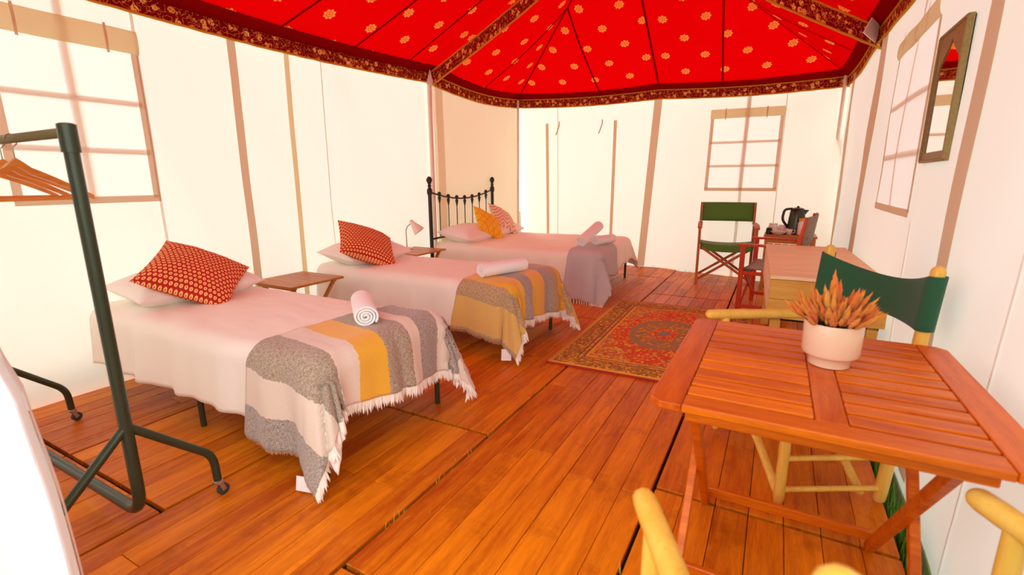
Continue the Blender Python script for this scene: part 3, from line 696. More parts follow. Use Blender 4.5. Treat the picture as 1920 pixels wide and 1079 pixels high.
def fr3(f, r):
    sl, tl = .64, 1.22
    for s in lin(0.01, sl-.01, 20):
        mb = MB(); e = f(s, 0); mb.tube([e+Vector((0, 0, .01)), e+Vector((0, -.004, -.015)), e+Vector((.002, -.006, -.045)), e+Vector((.004, -.008, -.085))], [.004, .007, .005, .008], 6); mb.build('tassel', M['fringe'], r, smooth=True)
    for s in lin(0.01, sl-.01, 20):
        mb = MB(); e = f(s, tl); q = f(s, tl+.06); mb.tube([e+Vector((0, 0, .006)), e.lerp(q, .4)+Vector((0, 0, .008)), q+Vector((0, 0, .006))], [.004, .007, .006], 6); mb.build('tassel', M['fringe'], r, smooth=True)
throw(2, 'plain grey lilac blanket with tassels on the double bed', M['throw3'], 1.72, -.85-.50, .64, 1.22, math.radians(-5), 0, fr3, [], 24, 60)

# ------------------------------------------------------------------ pillows and cushions
def pillow_mesh(w_, h_, t_, n=22, pinch=.09, seed=0, uvs=1.0):
    mb = MB()
    def f(sg):
        def g(u, v):
            x = w_/2*u*(1-pinch*(1-v*v)); y = h_/2*v*(1-pinch*(1-u*u)); b = ((1-abs(u)**2.6)*(1-abs(v)**2.6))**.62
            wr = .07*nz(u*2.2, v*2.2, seed)+.04*nz(u*6, v*6, seed)
            return Vector((x, y, sg*t_/2*b*(1+wr*2.0)))
        return g
    us = [math.sin(PI/2*k) for k in lin(-1, 1, n)]
    uvf = lambda u, v: (u*w_/2+.7, v*h_/2+.7)
    mb.grid(f(1), us, us, uvf); mb.grid(f(-1), us, us, uvf, flip=True); return mb
def cushion(name, label, cat, mat, size, thick, c, ex, ey, seed, group=None, pinch=.09):
    ex = Vector(ex).normalized(); ey = Vector(ey); ey = (ey-ex*ey.dot(ex)).normalized(); ez = ex.cross(ey)
    o = pillow_mesh(size[0], size[1], thick, 22, pinch, seed).build(name, mat, smooth=True)
    m = Matrix((ex, ey, ez)).transposed().to_4x4(); m.translation = c; o.matrix_world = m
    return tag(o, label, cat, group)
PZ = TOPZ+.02
cushion('pillow', 'white pillow under the dotted red cushion on the nearest bed', 'pillow', M['pillow'], (.48, .82), .24, (-3.50, 1.78, PZ+.075), (1, 0, -.12), (0, 1, 0), 1, None, .05)
cushion('pillow', 'white pillow under the dotted red cushion on the middle bed', 'pillow', M['pillow'], (.48, .82), .24, (-3.52, 3.46, PZ+.075), (1, 0, -.12), (0, 1, 0), 2, None, .05)
cushion('pillow', 'white pillow below the black headboard beside bedside lamp', 'pillow', M['pillow'], (.50, .78), .24, w2(2, (.27, -.40, PZ+.08)), (1, 0, -.15), (0, 1, 0), 3, None, .05)
cushion('pillow', 'white pillow behind the yellow and pink cushions on the double bed', 'pillow', M['pillow'], (.50, .78), .24, w2(2, (.27, .42, PZ+.08)), (1, 0, -.15), (0, 1, 0), 4, None, .05)
def diag(d1, d2): d1, d2 = Vector(d1).normalized(), Vector(d2).normalized(); return (d1+d2), (d1-d2)
ex, ey = diag((0, 1, -.04), (.84, -.03, -.54))
cushion('cushion', 'red cushion with white dots on the nearest bed', 'cushion', M['dots'], (.53, .53), .22, (-3.32, 1.735, .76), ex, ey, 5, None, .06)
ex, ey = diag((-.06, 1, .0), (.78, .24, -.58))
cushion('cushion', 'red cushion with white dots on the middle bed', 'cushion', M['dots'], (.54, .54), .22, (-3.36, 3.31, .765), ex, ey, 6, None, .06)
cushion('cushion', 'mustard yellow cushion with stitched diamonds on the double bed', 'cushion', M['lattice'], (.45, .45), .19, (-3.36, 5.52, .78), (.28, .82, -.42), (-.55, .45, .62), 7)
cushion('cushion', 'pink patterned cushion leaning behind the yellow one', 'cushion', M['leafy'], (.45, .45), .19, (-3.46, 6.08, .80), (.25, .86, -.42), (-.6, .3, .62), 8)

# ------------------------------------------------------------------ rolled towels
def towel(label, c, ax, L=.36, R0=.066, group=None):
    ax = Vector(ax).normalized(); turns = 3.6; th = .0125; n = 90; up = Vector((0, 0, 1)); side = ax.cross(up).normalized(); up = side.cross(ax)
    prof_o, prof_i = [], []
    for k in range(n+1):
        a = 2*PI*turns*k/n; r = .012+(R0-.012)*k/n
        prof_o.append((r*math.cos(a), r*math.sin(a))); prof_i.append((max(.004, r-th)*math.cos(a), max(.004, r-th)*math.sin(a)))
    xs = [-L/2, -L/2+.012, -L/6, L/6, L/2-.012, L/2]; mb = MB(); c = Vector(c); V = []
    for j, x in enumerate(xs):
        k = .97 if j in (0, 5) else 1.0
        V += [c+ax*(x+.004*nz(p[0]*40, p[1]*40, j))+side*p[0]*k+up*p[1]*k*.93 for p in prof_o]
        V += [c+ax*(x+.004*nz(p[0]*40, p[1]*40, j))+side*p[0]+up*p[1]*.93 for p in prof_i]
    m = 2*(n+1); F = []
    for j in range(len(xs)-1):
        for k in range(n):
            F.append((j*m+k, j*m+k+1, (j+1)*m+k+1, (j+1)*m+k)); F.append((j*m+n+1+k+1, j*m+n+1+k, (j+1)*m+n+1+k, (j+1)*m+n+1+k+1))
    for j in (0, len(xs)-1):
        for k in range(n): F.append((j*m+k+1, j*m+k, j*m+n+1+k, j*m+n+2+k))
    for j in range(len(xs)-1): F.append((j*m+n, j*m+m-1, (j+1)*m+m-1, (j+1)*m+n))
    mb.add(V, F); o = mb.build('rolled_towel', M['towel'], smooth=True, auto=50); return tag(o, label, 'towel', group)
TZ = TOPZ+.03+.062
towel('rolled white towel showing its spiral end on the nearest bed', (-1.95, 1.86, TZ), (.72, -.62, -.04), .34, .068)
towel('rolled white towel lying on the mustard blanket', (-1.88, 3.30, TZ), (.42, .86, .02), .42, .068)
towel('rolled white towel leaning up across another on the double bed', (-1.86, 5.30, TZ+.075), (.18, .90, .36), .42, .07)
towel('rolled white towel lying flat under the leaning one', (-1.73, 5.42, TZ), (.30, .92, .0), .34, .062)

# ------------------------------------------------------------------ bedside tables and lamp
def bedside(label, loc, w_, d_, h, rz=0):
    r = thing('bedside_table', label, 'table', loc, rz)
    n = 4
    for k in range(n): MB().box((0, -d_/2+d_*(k+.5)/n, h-.009), (w_, d_/n-.0015, .018), None, 0, .002).build('top_board', M['oak'], r)
    for sx in (-1, 1):
        MB().bar((sx*(w_/2-.06), -d_/2+.03, .0), (sx*(w_/2-.06), d_/2-.06, h-.03), .022, .03, (1, 0, 0)).build('leg', M['oak'], r)
        MB().bar((sx*(w_/2-.085), d_/2-.03, .0), (sx*(w_/2-.085), -d_/2+.06, h-.03), .022, .03, (1, 0, 0)).build('leg', M['oak'], r)
    for sy in (-1, 1): MB().bar((-w_/2+.05, sy*(d_/2-.05), h-.03), (w_/2-.05, sy*(d_/2-.05), h-.03), .02, .024).build('top_rail', M['oak'], r)
    MB().bar((-w_/2+.07, -d_/2+.1, .10), (w_/2-.07, -d_/2+.1, .10), .018, .022).build('stretcher', M['oak'], r)
    return r
bedside('bare folding bedside table beside the nearest bed', (-3.46, 2.60, 0), .52, .52, .555)
bedside('folding bedside table holding the lamp', (-3.66, 4.36, 0), .48, .54, .555)
lp = thing('desk_lamp', 'small white desk lamp with bell shade on bedside table', 'lamp', (-3.83, 4.41, .555), math.radians(25)); lp.scale = (1.12,)*3
MB().lathe([(.06, 0), (.065, .004), (.062, .014), (.03, .02), (.008, .022)], 24).build('base', M['lampwhite'], lp, smooth=True, auto=40)
MB().tube([(0, 0, .02), (0, 0, .10), (-.002, 0, .19), (.012, 0, .235), (.045, 0, .262), (.075, 0, .268)], .0055, 8).build('stem', M['chrome'], lp, smooth=True)
rot = Matrix.Rotation(math.radians(-38), 3, 'Y')
MB().lathe([(.004, .075), (.018, .07), (.022, .05), (.022, .03), (.030, .02), (.045, -.02), (.058, -.06), (.062, -.075), (.058, -.072), (.04, -.02), (.02, .02), (.004, .03)], 24, (.095, 0, .245), 0, rot).build('lamp_shade', M['lampwhite'], lp, smooth=True, auto=50)

# ------------------------------------------------------------------ rug
rg = thing('rug', 'worn persian rug with red medallion and olive border', 'rug', (-.765, 4.22, 0), math.radians(1.5))
mb = MB(); mb.grid(lambda u, v: Vector((u, v, .011+.0015*nz(u*3, v*3))), lin(-.68, .68, 20), lin(-1.06, 1.06, 30)); o = mb.build('pile', M['rug'], rg, smooth=True); o.modifiers.new('t', 'SOLIDIFY').thickness = .008
for a, b in (((-.685, -1.065), (.685, -1.065)), ((-.685, 1.065), (.685, 1.065))): MB().bar((a[0], a[1], .007), (b[0], b[1], .007), .02, .012).build('binding', M['rugred'], rg)

# ------------------------------------------------------------------ director chairs (flat boards)
def canvas_sling(pts, along, th=.006):
    mb = MB(); n = len(pts); mb.grid(lambda u, v: Vector(pts[int(u)])+Vector(along)*v, list(range(n)), lin(0, 1, 4)); return mb
def director(label, loc, rz, wm, seat_m, back_m, W=.66, D=.44, seat=.545, arm=.765, top=1.04, slats=True, group=None):
    r = thing('director_chair', label, 'chair', loc, rz); x = W/2; y = D/2
    for sx in (-1, 1):
        MB().bar((sx*x, -y, 0), (sx*x, -y, arm), .042, .032, (1, 0, 0)).build('leg', wm, r)
        MB().bar((sx*x, y-.02, 0), (sx*x, y-.02, arm), .042, .032, (1, 0, 0)).build('leg', wm, r)
        if slats: MB().bar((sx*x, -.02, seat-.06), (sx*x, -.02, arm), .03, .014, (1, 0, 0)).build('arm_slat', wm, r)
        am = MB(); N = 10; us = lin(0, 1, N); V = []; F = []
        for u in us:
            yy = -y-.05+u*(D+.08); z = arm+.012-.03*(max(0, .3-u)/.3)**2*(1 if slats else .2); hw = .03-.008*abs(u-.4)
            V += [(sx*x-hw, yy, z-.011), (sx*x+hw, yy, z-.011), (sx*x+hw, yy, z+.011), (sx*x-hw, yy, z+.011)]
        for k in range(N): F += [(k*4+j, k*4+(j+1) % 4, (k+1)*4+(j+1) % 4, (k+1)*4+j) for j in range(4)]
        F += [(3, 2, 1, 0), (N*4, N*4+1, N*4+2, N*4+3)]
        am.add(V, F).build('armrest', wm, r)
        MB().bar((sx*x, -y, seat-.05), (sx*x, y, seat-.05), .022, .035).build('seat_rail', wm, r)
        MB().bar((sx*x, -y-.02, .09), (sx*x, y+.02, .09), .022, .035).build('stretcher', wm, r)
        MB().bar((sx*(x-.005), y-.03, arm-.18), (sx*(x-.005), y+.055, top), .03, .02, (1, 0, 0)).build('back_post', wm, r)
        for yy in (-y+.015, y-.03): MB().bar((sx*(x-.02), yy-.008*sx, .07), (-sx*(x-.03), yy-.008*sx, seat-.05), .016, .032, (0, 0, 1)).build('cross_leg', wm, r)
    pts = [(-x+.01+(W-.02)*k/12, -y+.015, seat-.028*math.sin(PI*k/12)**.7) for k in range(13)]
    s_ = canvas_sling(pts, (0, D-.05, 0)).build('seat', seat_m, r, smooth=True); s_.modifiers.new('t', 'SOLIDIFY').thickness = .012
    fp = canvas_sling([(p[0]*.97, p[1]-.004, p[2]+.004) for p in pts], (0, -.004, -.085)).build('seat_flap', seat_m, r, smooth=True); fp.modifiers.new('t', 'SOLIDIFY').thickness = .008
    hb = .255; a_ = arm+.03
    pts = []
    for k in range(15):
        u = -1+2*k/14; pts.append((u*(x+.012), y+.035+.035*(1-u*u), a_))
    b_ = canvas_sling(pts, (0, .028, top-a_+.005)).build('backrest', back_m, r, smooth=True); b_.modifiers.new('t', 'SOLIDIFY').thickness = .014
    return r, b_
director('orange wood folding chair with grass green canvas by the back wall', (-.545, 6.86, 0), math.radians(7), M['beech'], M['green2'], M['green2'])
rc, rcb = director('red wood folding chair with padded grey canvas facing the beds', (.02, 5.60, 0), math.radians(-98), M['redwood'], M['taupe'], M['taupe'], W=.70, D=.46, seat=.48, arm=.70, top=1.0, slats=False)
for zz in (.80, .88):
    MB().box((0, .30, zz), (.60, .008, .006), None, 0, .002).build('quilting_seam', M['rubber'], rc)

# ------------------------------------------------------------------ bamboo chairs
def bamboo(mb, a, b, r, n=10, nodes=3):
    a, b = Vector(a), Vector(b); pts, rs = [], []
    N = 24
    for k in range(N+1):
        t = k/N; pts.append(a.lerp(b, t)); q = abs(((t*nodes+.37) % 1)-.5); rs.append(r*(1+.10*max(0, 1-q*22))*(1+.02*math.sin(t*9)))
    return mb.tube(pts, rs, n, 0, True, True)
def bamboo_chair(label, loc, rz, W=.66, D=.46):
    r = thing('bamboo_chair', label, 'chair', loc, rz); x = W/2; y = D/2; bm = M['bamboo']
    for sx in (-1, 1):
        bamboo(MB(), (sx*x, -y+.02, .03), (sx*x, -y+.02, .645), .021).build('leg', bm, r, smooth=True)
        bamboo(MB(), (sx*x, y-.01, .03), (sx*x, y+.06, 1.0), .024, nodes=4).build('back_post', bm, r, smooth=True)
        bamboo(MB(), (sx*x, -y-.06, .665), (sx*x, y+.05, .665), .026, nodes=2).build('armrest', bm, r, smooth=True)
        for z in (.075, .22): bamboo(MB(), (sx*x, -y+.03, z), (sx*x, y, z), .012, 8).build('rung', bm, r, smooth=True)
        bamboo(MB(), (sx*x, -y+.03, .46), (sx*x, y, .46), .017).build('seat_rail', bm, r, smooth=True)
        for yy in (-y+.055, y-.05): bamboo(MB(), (sx*(x-.03), yy-.024*sx, .04), (-sx*(x-.03), yy-.024*sx, .44), .018, nodes=3).build('cross_leg', bm, r, smooth=True)
    pts = [(-x+W*k/14, -y+.04, .475-.035*math.sin(PI*k/14)**.7) for k in range(15)]
    s_ = canvas_sling(pts, (0, D-.07, 0)).build('seat', M['green'], r, smooth=True); s_.modifiers.new('t', 'SOLIDIFY').thickness = .008
    # back sling: wraps the two posts, bows backwards and droops in the middle
    mb = MB(); prof = []
    for k in range(9):
        a = PI/2+PI*k/8*1.0; prof.append((-x+.036*math.cos(a), .036*math.sin(-a), 0))
    yb = lambda z: y-.01+.07*(z-.03)/.97
    def P(k, v):
        z0, z1 = .77, .985; z = z0+(z1-z0)*v
        if k <= 8: a = PI*.5-PI*k/8; p = Vector((-x-.034*math.cos(a), .034*math.sin(a), 0)); drp = 0     # round the left post
        elif k >= 29: a = -PI*.5+PI*(k-29)/8; p = Vector((x+.034*math.cos(a), .034*math.sin(a), 0)); drp = 0
        else:
            u = -1+2*(k-8)/21; bow = (1-u**2); p = Vector((u*x, -.034+.075*bow, 0)); drp = bow*(.055*v-.0*(1-v))+.012*math.sin(v*9+u*4)*0
        return Vector((p.x, p.y+yb(z), z-drp))
    mb.grid(P, list(range(38)), lin(0, 1, 8)); b_ = mb.build('backrest', M['green'], r, smooth=True); b_.modifiers.new('t', 'SOLIDIFY').thickness = .006
    return r
# far bamboo chair faces left; near one faces the table, seen from behind
fx, fy = -.87, -.49; bp = Vector((.375, 2.60, 0)); fd = Vector((fx, fy, 0)).normalized()
bamboo_chair('bamboo chair with dark green canvas back beyond the slatted table', bp+fd*.25, math.atan2(fd.y, fd.x)+PI/2, .62, .46)
fd2 = Vector((-.47, .883, 0)).normalized(); mid = Vector((.14, 1.104, 0))
bamboo_chair('bamboo chair at the near side of the slatted table', mid-fd2*.27, math.atan2(fd2.y, fd2.x)+PI/2, .73, .46)

# ------------------------------------------------------------------ slatted folding table
ft = thing('folding_table', 'slatted reddish wooden folding table holding the flower pot', 'table', (.155, 1.68, 0))
TX, TY, TZ_ = .411, .442, .77; th = .022
def octo_board(c, d, mat, name, cut=None):
    return MB().box(c, d, None, 0, .003).build(name, mat, ft)
for sy in (-1, 1): octo_board((0, sy*(TY-.036), TZ_-th/2), (2*TX-.172, .072, th), M['table'], 'frame_board')
def end_board(sx):
    o = MB(); cc = .028; x0, x1 = sx*(TX-.085), sx*TX; y = TY; P = [(x0, -y), (x1-sx*cc, -y), (x1, -y+cc), (x1, y-cc), (x1-sx*cc, y), (x0, y)]
    if sx < 0: P = P[::-1]
    V = [(p[0], p[1], TZ_) for p in P]+[(p[0], p[1], TZ_-th) for p in P]; n = 6
    o.add(V, [tuple(range(n)), tuple(range(2*n-1, n-1, -1))]+[(i, n+i, n+(i+1) % n, (i+1) % n) for i in range(n)]); b = o.build('frame_board', M['table_y'], ft)
    bv = b.modifiers.new('b', 'BEVEL'); bv.width = .003; bv.segments = 2
for sx in (-1, 1): end_board(sx)
octo_board((.015, 0, TZ_-th/2), (.07, 2*(TY-.073), th), M['table_y'], 'centre_board')
n = 10; y0, y1 = -(TY-.075), TY-.075; sw = (y1-y0)/n
for k in range(n):
    for (xa, xb) in ((-(TX-.088), -.022), (.052, TX-.088)):
        MB().box(((xa+xb)/2, y0+sw*(k+.5), TZ_-.010), (xb-xa, sw-.016, .022), None, 0, .003).build('slat', M['table'], ft)
for sy in (-1, 1): MB().box((0, sy*(TY-.06), TZ_-.045), (2*TX-.18, .02, .045), None, 0, .003).build('apron', M['table'], ft)
for sx, xl in ((-1, -.30), (1, .27)):
    MB().bar((xl, .31, 0), (xl, -.37, TZ_-.03), .038, .026, (1, 0, 0)).build('leg', M['table'], ft)
    MB().bar((xl+sx*.026, -.31, 0), (xl+sx*.026, .33, TZ_-.03), .038, .026, (1, 0, 0)).build('leg', M['table'], ft)
MB().bar((-.30, .30, .06), (.27, .30, .06), .022, .04).build('stretcher', M['table'], ft)
MB().bar((-.326, -.25, .12), (.296, -.25, .12), .022, .04).build('stretcher', M['table'], ft)

# ------------------------------------------------------------------ potted flower
pt = thing('flower_pot', 'cream pot of spiky orange plume flowers on the slatted table', 'plant', (.193, 1.755, TZ_)); pt.scale = (.95, .95, .97)
MB().lathe([(.052, 0), (.060, .003), (.061, .028), (.064, .032), (.080, .040), (.084, .050), (.085, .14), (.083, .146), (.079, .144), (.078, .12), (.02, .118)], 40).build('pot', M['white_pot'], pt, smooth=True, auto=35)
MB().lathe([(.078, .118), (.077, .126), (.04, .132), (.002, .134)], 20).build('soil', M['soil'], pt, smooth=True)
def plume_mesh(seed, L, R):
    rnd = random.Random(seed); mb = MB(); n = 7; rings = 13; V = []; F = []
    for i in range(rings):
        t = i/(rings-1); r = R*(math.sin(PI*min(1, t*1.05+.08))**.7)*(1-.62*t)+.0006
        if i == rings-1: r = .0005
        for k in range(n):
            a = 2*PI*k/n+i*.5; rr = r*rnd.uniform(.65, 1.35); V.append((rr*math.cos(a), rr*math.sin(a), L*t+rnd.uniform(-.002, .002)))
    for i in range(rings-1): F += [(i*n+k, i*n+(k+1) % n, (i+1)*n+(k+1) % n, (i+1)*n+k) for k in range(n)]
    F += [tuple(range(n))[::-1]]
    o = mb.add(V, F).build('flower_plume', M['plume'], smooth=True); d = o.data; bpy.data.objects.remove(o); return d
pms = [plume_mesh(i, 1.0, .16) for i in range(6)]
rp = random.Random(11)
for i in range(200):
    a = rp.uniform(0, 2*PI); q = math.sqrt(rp.random()); tilt = q*.92*rp.uniform(.75, 1.1); rad = .060*q
    L = rp.uniform(.045, .08)*(1.15 if q < .6 else 1.0)
    if i == 0: a, tilt, rad, L = 2.6, .06, .01, .10
    stem = .025+rp.random()*.075*(1-q*.55)
    o = bpy.data.objects.new('flower_plume', pms[i % 6]); C.objects.link(o); o.parent = pt
    d = Vector((math.sin(tilt)*math.cos(a), math.sin(tilt)*math.sin(a), math.cos(tilt))); base = Vector((rad*math.cos(a), rad*math.sin(a), .125))+d*stem
    if i == 0: base.z = .225
    o.location = base; o.rotation_euler = d.to_track_quat('Z', 'Y').to_euler(); o.scale = (L*.82, L*.82, L)
mb = MB()
for i in range(260):
    a = rp.uniform(0, 2*PI); q = math.sqrt(rp.random()); p = Vector((.058*q*math.cos(a), .058*q*math.sin(a), .132+rp.random()*.03)); d = Vector((math.cos(a)*(.2+q*.6), math.sin(a)*(.2+q*.6), .8)).normalized(); s_ = d.cross(Vector((0, 0, 1))).normalized()*.005; l = rp.uniform(.025, .05)
    mb.add([p, p+d*l*.5-s_, p+d*l, p+d*l*.5+s_], [(0, 1, 2, 3)])
tag(mb.build('foliage', M['leaf'], pt), kind='stuff')

# ------------------------------------------------------------------ long plank table with box front
ct = thing('plank_table', 'pale plank topped wooden chest table along the right wall', 'table', (.285, 4.24, 0), math.radians(2.2))
cw, cl, chh = .62, 1.68, .755
for k in range(5): MB().box((0, -cl/2+cl*(k+.5)/5, chh-.011), (cw, cl/5-.003, .022), None, 0, .002).build('top_board', M['chest'], ct)
for sy in (-1, 1):
    for k in range(2): MB().box((0, sy*(cl/2-.012), chh-.024-.125*(k+.5)), (cw-.004, .022, .123), None, 0, .002).build('end_board', M['chest_y'], ct)
for sx in (-1, 1):   # long sides: boards with a hand slot near each end
    xx = sx*(cw/2-.012)
    MB().box((xx, 0, chh-.024-.02), (.022, cl-.05, .038), None, 0, .002).build('side_board', M['chest'], ct)
    MB().box((xx, 0, chh-.024-.185), (.022, cl-.05, .128), None, 0, .002).build('side_board', M['chest'], ct)
    MB().box((xx, 0, chh-.024-.08), (.022, cl-.50, .078), None, 0, .002).build('side_board', M['chest'], ct)
    for sy in (-1, 1): MB().box((xx, sy*(cl/2-.06), chh-.024-.08), (.022, .07, .078), None, 0, .002).build('side_board', M['chest'], ct)
    for sy in (-1, 1): MB().box((sx*(cw/2-.055), sy*(cl/2-.055), (chh-.27)/2), (.06, .06, chh-.27), None, 0, .004).build('leg', M['chest_y'], ct)
MB().box((0, 0, chh-.285), (cw-.05, cl-.05, .012)).build('base_board', M['subfloor'], ct)

# ------------------------------------------------------------------ tea table, kettle, jars, cups
st = thing('tea_table', 'small brown wooden side table under the kettle', 'table', (.17, 6.84, 0))
for k in range(3): MB().box((0, -.22+.44*(k+.5)/3, .669), (.56, .144, .022), None, 0, .002).build('top_board', M['oak'], st)
for sx in (-1, 1):
    for sy in (-1, 1): MB().box((sx*.25, sy*.19, .329), (.035, .035, .658), None, 0, .003).build('leg', M['oak'], st)
    MB().box((sx*.25, 0, .62), (.02, .36, .07), None, 0, .002).build('apron', M['oak'], st)
for sy in (-1, 1): MB().box((0, sy*.19, .62), (.48, .02, .07), None, 0, .002).build('apron', M['oak'], st)
for k in range(6): MB().box((-.2+.08*k, -.2, .30), (.07, .012, .56), None, 0, .002).build('front_board', M['oak'], st)
SZ = .681
kt = thing('kettle', 'dark steel electric kettle on the small tea table', 'kettle', (.225, 6.90, SZ), math.radians(10)); kt.scale = (1.15,)*3
MB().lathe([(.085, 0), (.09, .01), (.088, .028)], 24).build('base', M['maroon'], kt, smooth=True, auto=40)
MB().lathe([(.082, .03), (.086, .035), (.080, .15), (.070, .24), (.064, .258), (.058, .262)], 28).build('body', M['kettle'], kt, smooth=True, auto=40)
MB().lathe([(.060, .262), (.056, .272), (.03, .28), (.012, .283), (.012, .296), (.004, .298)], 24).build('lid', M['black'], kt, smooth=True, auto=40)
MB().tube(arc_path([(-.05, 0, .268), (-.125, 0, .262), (-.14, 0, .15), (-.078, 0, .075)], .05), .013, 8).build('handle', M['black'], kt, smooth=True)
mb = MB(); mb.add([(.060, -.028, .20), (.060, .028, .20), (.056, .03, .262), (.056, -.03, .262), (.108, 0, .256), (.075, 0, .205)], [(0, 5, 4, 3), (5, 1, 2, 4), (3, 4, 2), (0, 1, 5)]); mb.build('spout', M['kettle'], kt)
def jar(label, x, y, r0, h, lidm, bodym, name='jar', cat='jar'):
    r = thing(name, label, cat, (x, y, SZ))
    MB().lathe([(r0*.85, 0), (r0, .006), (r0, h*.72), (r0*.8, h*.82), (r0*.8, h*.86)], 20).build('body', bodym, r, smooth=True, auto=40)
    MB().lathe([(r0*.88, h*.84), (r0*.9, h*.86), (r0*.9, h*.98), (r0*.84, h)], 20).build('lid', lidm, r, smooth=True, auto=40); return r
jar('round white lidded jar at the left end of the tea table', -.02, 6.88, .055, .125, M['ceramic'], M['ceramic'])
jar('white lidded jar nearest the kettle on tea table', .085, 6.92, .052, .105, M['lampwhite'], M['ceramic'])
jar('tall jar with pale orange lid in front of the kettle', .30, 6.80, .06, .20, M['bamboo'], M['ceramic'])
def cup(label, x, y):
    r = thing('cup', label, 'cup', (x, y, SZ))
    MB().lathe([(.024, 0), (.03, .004), (.040, .06), (.042, .07), (.038, .068), (.028, .012), (.004, .01)], 20).build('bowl', M['ceramic'], r, smooth=True, auto=50)
    MB().tube([(.036, 0, .055), (.06, 0, .055), (.066, 0, .035), (.05, 0, .02), (.032, 0, .02)], .005, 6).build('handle', M['ceramic'], r, smooth=True); return r
tr = thing('saucer_bowl', 'wide shallow white bowl at the front of tea table', 'bowl', (.04, 6.76, SZ)); MB().lathe([(.045, 0), (.05, .004), (.085, .03), (.095, .045), (.09, .043), (.05, .012), (.004, .01)], 24).build('bowl', M['ceramic'], tr, smooth=True, auto=50)
cup('small white cup beside the kettle base', .155, 6.80)
jar('short dark pot behind the white bowl on the tea table', -.06, 6.79, .035, .075, M['black'], M['black'], 'pot', 'pot')

# ------------------------------------------------------------------ mirror
my0, my1, mz0, mz1 = 2.88, 3.31, 1.425, 2.03
mr = thing('wall_mirror', 'tall narrow mirror with ogee arch frame on the right wall', 'mirror', (.642, (my0+my1)/2, (mz0+mz1)/2))
hw, hh = (my1-my0)/2, (mz1-mz0)/2; fw = .048
def ogee(t):   # arch outline: t -1..1 across, returns height above the spring line (0..1)
    a = 1-abs(t); return (1-(1-a)**2)**.5*.55+.45*a**2.5+.06*abs(math.sin(a*PI*3))*(1-a)
N = 36; inner = []; iw = hw-fw; spring = hh-.20
for k in range(N+1):
    t = -1+2*k/N; inner.append((t*iw, spring+ogee(t)*.15))
V = []; F = []; T = .009
for x_ in (-T, T):
    V += [(x_, p[0], p[1]) for p in inner]+[(x_, p[0]*hw/iw, hh) for p in inner]+[(x_, -iw, -hh+fw), (x_, iw, -hh+fw), (x_, -hw, -hh), (x_, hw, -hh), (x_, -hw, spring), (x_, hw, spring)]
n = N+1; tot = 2*n+6
for q, fl_ in ((0, 0), (tot, 1)):
    fs = [(k, k+1, n+k+1, n+k) for k in range(N)]; b = 2*n
    fs += [(b+4, b+2, b, 0), (b+2, b+3, b+1, b), (b+1, b+3, b+5, N), (n, b+4, 0), (N, b+5, n+N)]
    F += [tuple(i+q for i in (f if fl_ else f[::-1])) for f in fs]
F += [(k, tot+k, tot+k+1, k+1) for k in range(N)]+[(n+k, n+k+1, tot+n+k+1, tot+n+k) for k in range(N)]
b = 2*n
for i, j in ((0, b), (b, b+1), (b+1, N), (b+4, n), (n+N, b+5), (b+2, b+4), (b+5, b+3), (b+3, b+2)): F.append((i, j, tot+j, tot+i))
MB().add(V, F).build('frame', M['mframe'], mr)
MB().box((-.002, 0, 0), (.006, 2*iw+.02, 2*hh-.05)).build('glass', M['mirror'], mr)
MB().box((.012, 0, 0), (.004, 2*hw-.01, 2*hh-.01)).build('backing', M['subfloor'], mr)
fr_ = MB()
for (a, c) in (((-hw, -hh), (hw, -hh)), ((hw, -hh), (hw, hh)), ((hw, hh), (-hw, hh)), ((-hw, hh), (-hw, -hh))):
    fr_.bar((-T-.002, a[0]*.97, a[1]*.98), (-T-.002, c[0]*.97, c[1]*.98), .012, .014)
fr_.build('moulding', M['mframe'], mr)

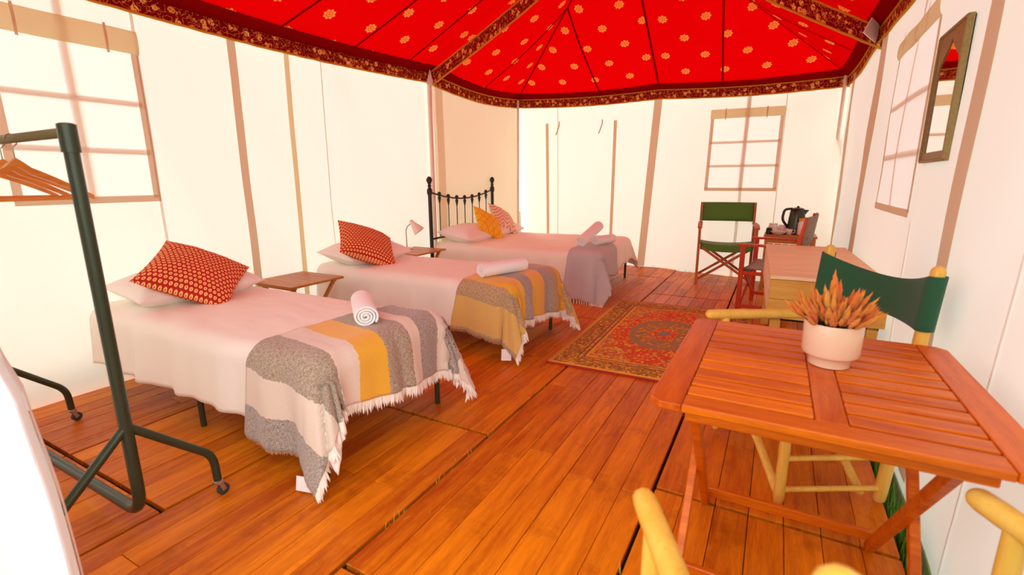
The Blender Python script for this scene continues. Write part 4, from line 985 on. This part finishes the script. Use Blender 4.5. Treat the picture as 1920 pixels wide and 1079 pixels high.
# ------------------------------------------------------------------ clothes rail and hangers
ck = thing('clothes_rail', 'dark green black metal clothes rail on castors', 'clothes rail', (0, 0, 0)); RY = .74; XA, XB = -2.03, -3.45; RH = 1.52
TR = .021
main = arc_path([(XA, RY, RH-.02), (XA, RY, .10), (XB, RY, .10), (XB, RY, RH-.02)], .11, 10)
MB().tube(main, TR, 14).build('u_frame', M['steel'], ck, smooth=True, auto=50)
MB().tube([(XA+.005, RY, RH-.012), (XB-.005, RY, RH-.012)], .016, 12).build('hanging_bar', M['rackbar'], ck, smooth=True)
for x_ in (XA, XB):
    MB().tube([(x_, RY, RH-.075), (x_, RY, RH+.012), (x_, RY, RH+.016)], [.026, .026, .018], 14).build('top_sleeve', M['steel'], ck, smooth=True, auto=40)
    for sy in (-1, 1):
        MB().tube(arc_path([(x_, RY+sy*.01, .46), (x_, RY+sy*.28, .20), (x_, RY+sy*.285, .075)], .05, 6), .0165, 12).build('foot', M['steel'], ck, smooth=True, auto=50)
        cs = MB().box((x_+.002, RY+sy*.285, .068), (.032, .034, .018), None, 0, .003); cs.bar((x_-.014, RY+sy*.285, .07), (x_-.014, RY+sy*.30, .025), .018, .003, (1, 0, 0)); cs.bar((x_+.018, RY+sy*.285, .07), (x_+.018, RY+sy*.30, .025), .018, .003, (1, 0, 0))
        cq = cs.build('castor', M['chrome'], ck)
        MB().lathe([(.018, -.010), (.025, -.008), (.025, .008), (.018, .010)], 18, (x_+.002, RY+sy*.30, .0255), 0, Matrix.Rotation(PI/2, 3, 'Y')).build('wheel', M['rubber'], cq, smooth=True, auto=40)
def hanger_mesh():
    mb = MB(); N = 22; V = []; F = []
    for k in range(N+1):
        u = -1+2*k/N; a = abs(u); z = -.012-.115*a**1.25+.02*max(0, .18-a)/.18; hgt = .030*(1-.45*a); t = .008; yv = u*.225; bow = .022*a*a
        V += [(bow-t, yv, z-hgt/2), (bow+t, yv, z-hgt/2), (bow+t, yv, z+hgt/2), (bow-t, yv, z+hgt/2)]
    for k in range(N): F += [(k*4+j, k*4+(j+1) % 4, (k+1)*4+(j+1) % 4, (k+1)*4+j) for j in range(4)]
    F += [(3, 2, 1, 0), (N*4, N*4+1, N*4+2, N*4+3)]
    return mb.add(V, F)
hl = ['wooden coat hanger nearest the rail upright', 'second wooden coat hanger from the rail upright', 'third wooden coat hanger from the rail upright', 'fourth wooden coat hanger along the rail']
h0 = None
for k, (hx, tw) in enumerate([(-2.50, .22), (-2.62, -.12), (-2.74, .10), (-2.90, -.22)]):
    if k == 0:
        h0 = thing('coat_hanger', hl[0], 'hanger', group='wooden hangers on the clothes rail')
        hanger_mesh().build('shoulder_bar', M['hanger'], h0)
        MB().tube([(.02, -.205, -.128), (.02, .205, -.128)], .007, 8).build('trouser_bar', M['hanger'], h0, smooth=True, auto=50)
        MB().tube([(0, 0, .0), (0, 0, .060), (0, .014, .073), (0, .020, .087), (0, .016, .102), (0, 0, .109), (0, -.016, .102), (0, -.020, .089)], .0022, 6).build('hook', M['chrome'], h0, smooth=True)
        hc = h0
    else: hc = copy_tree(h0); hc['label'] = hl[k]
    hc.location = (hx, RY, RH-.103); hc.rotation_euler = (0, 0, tw)
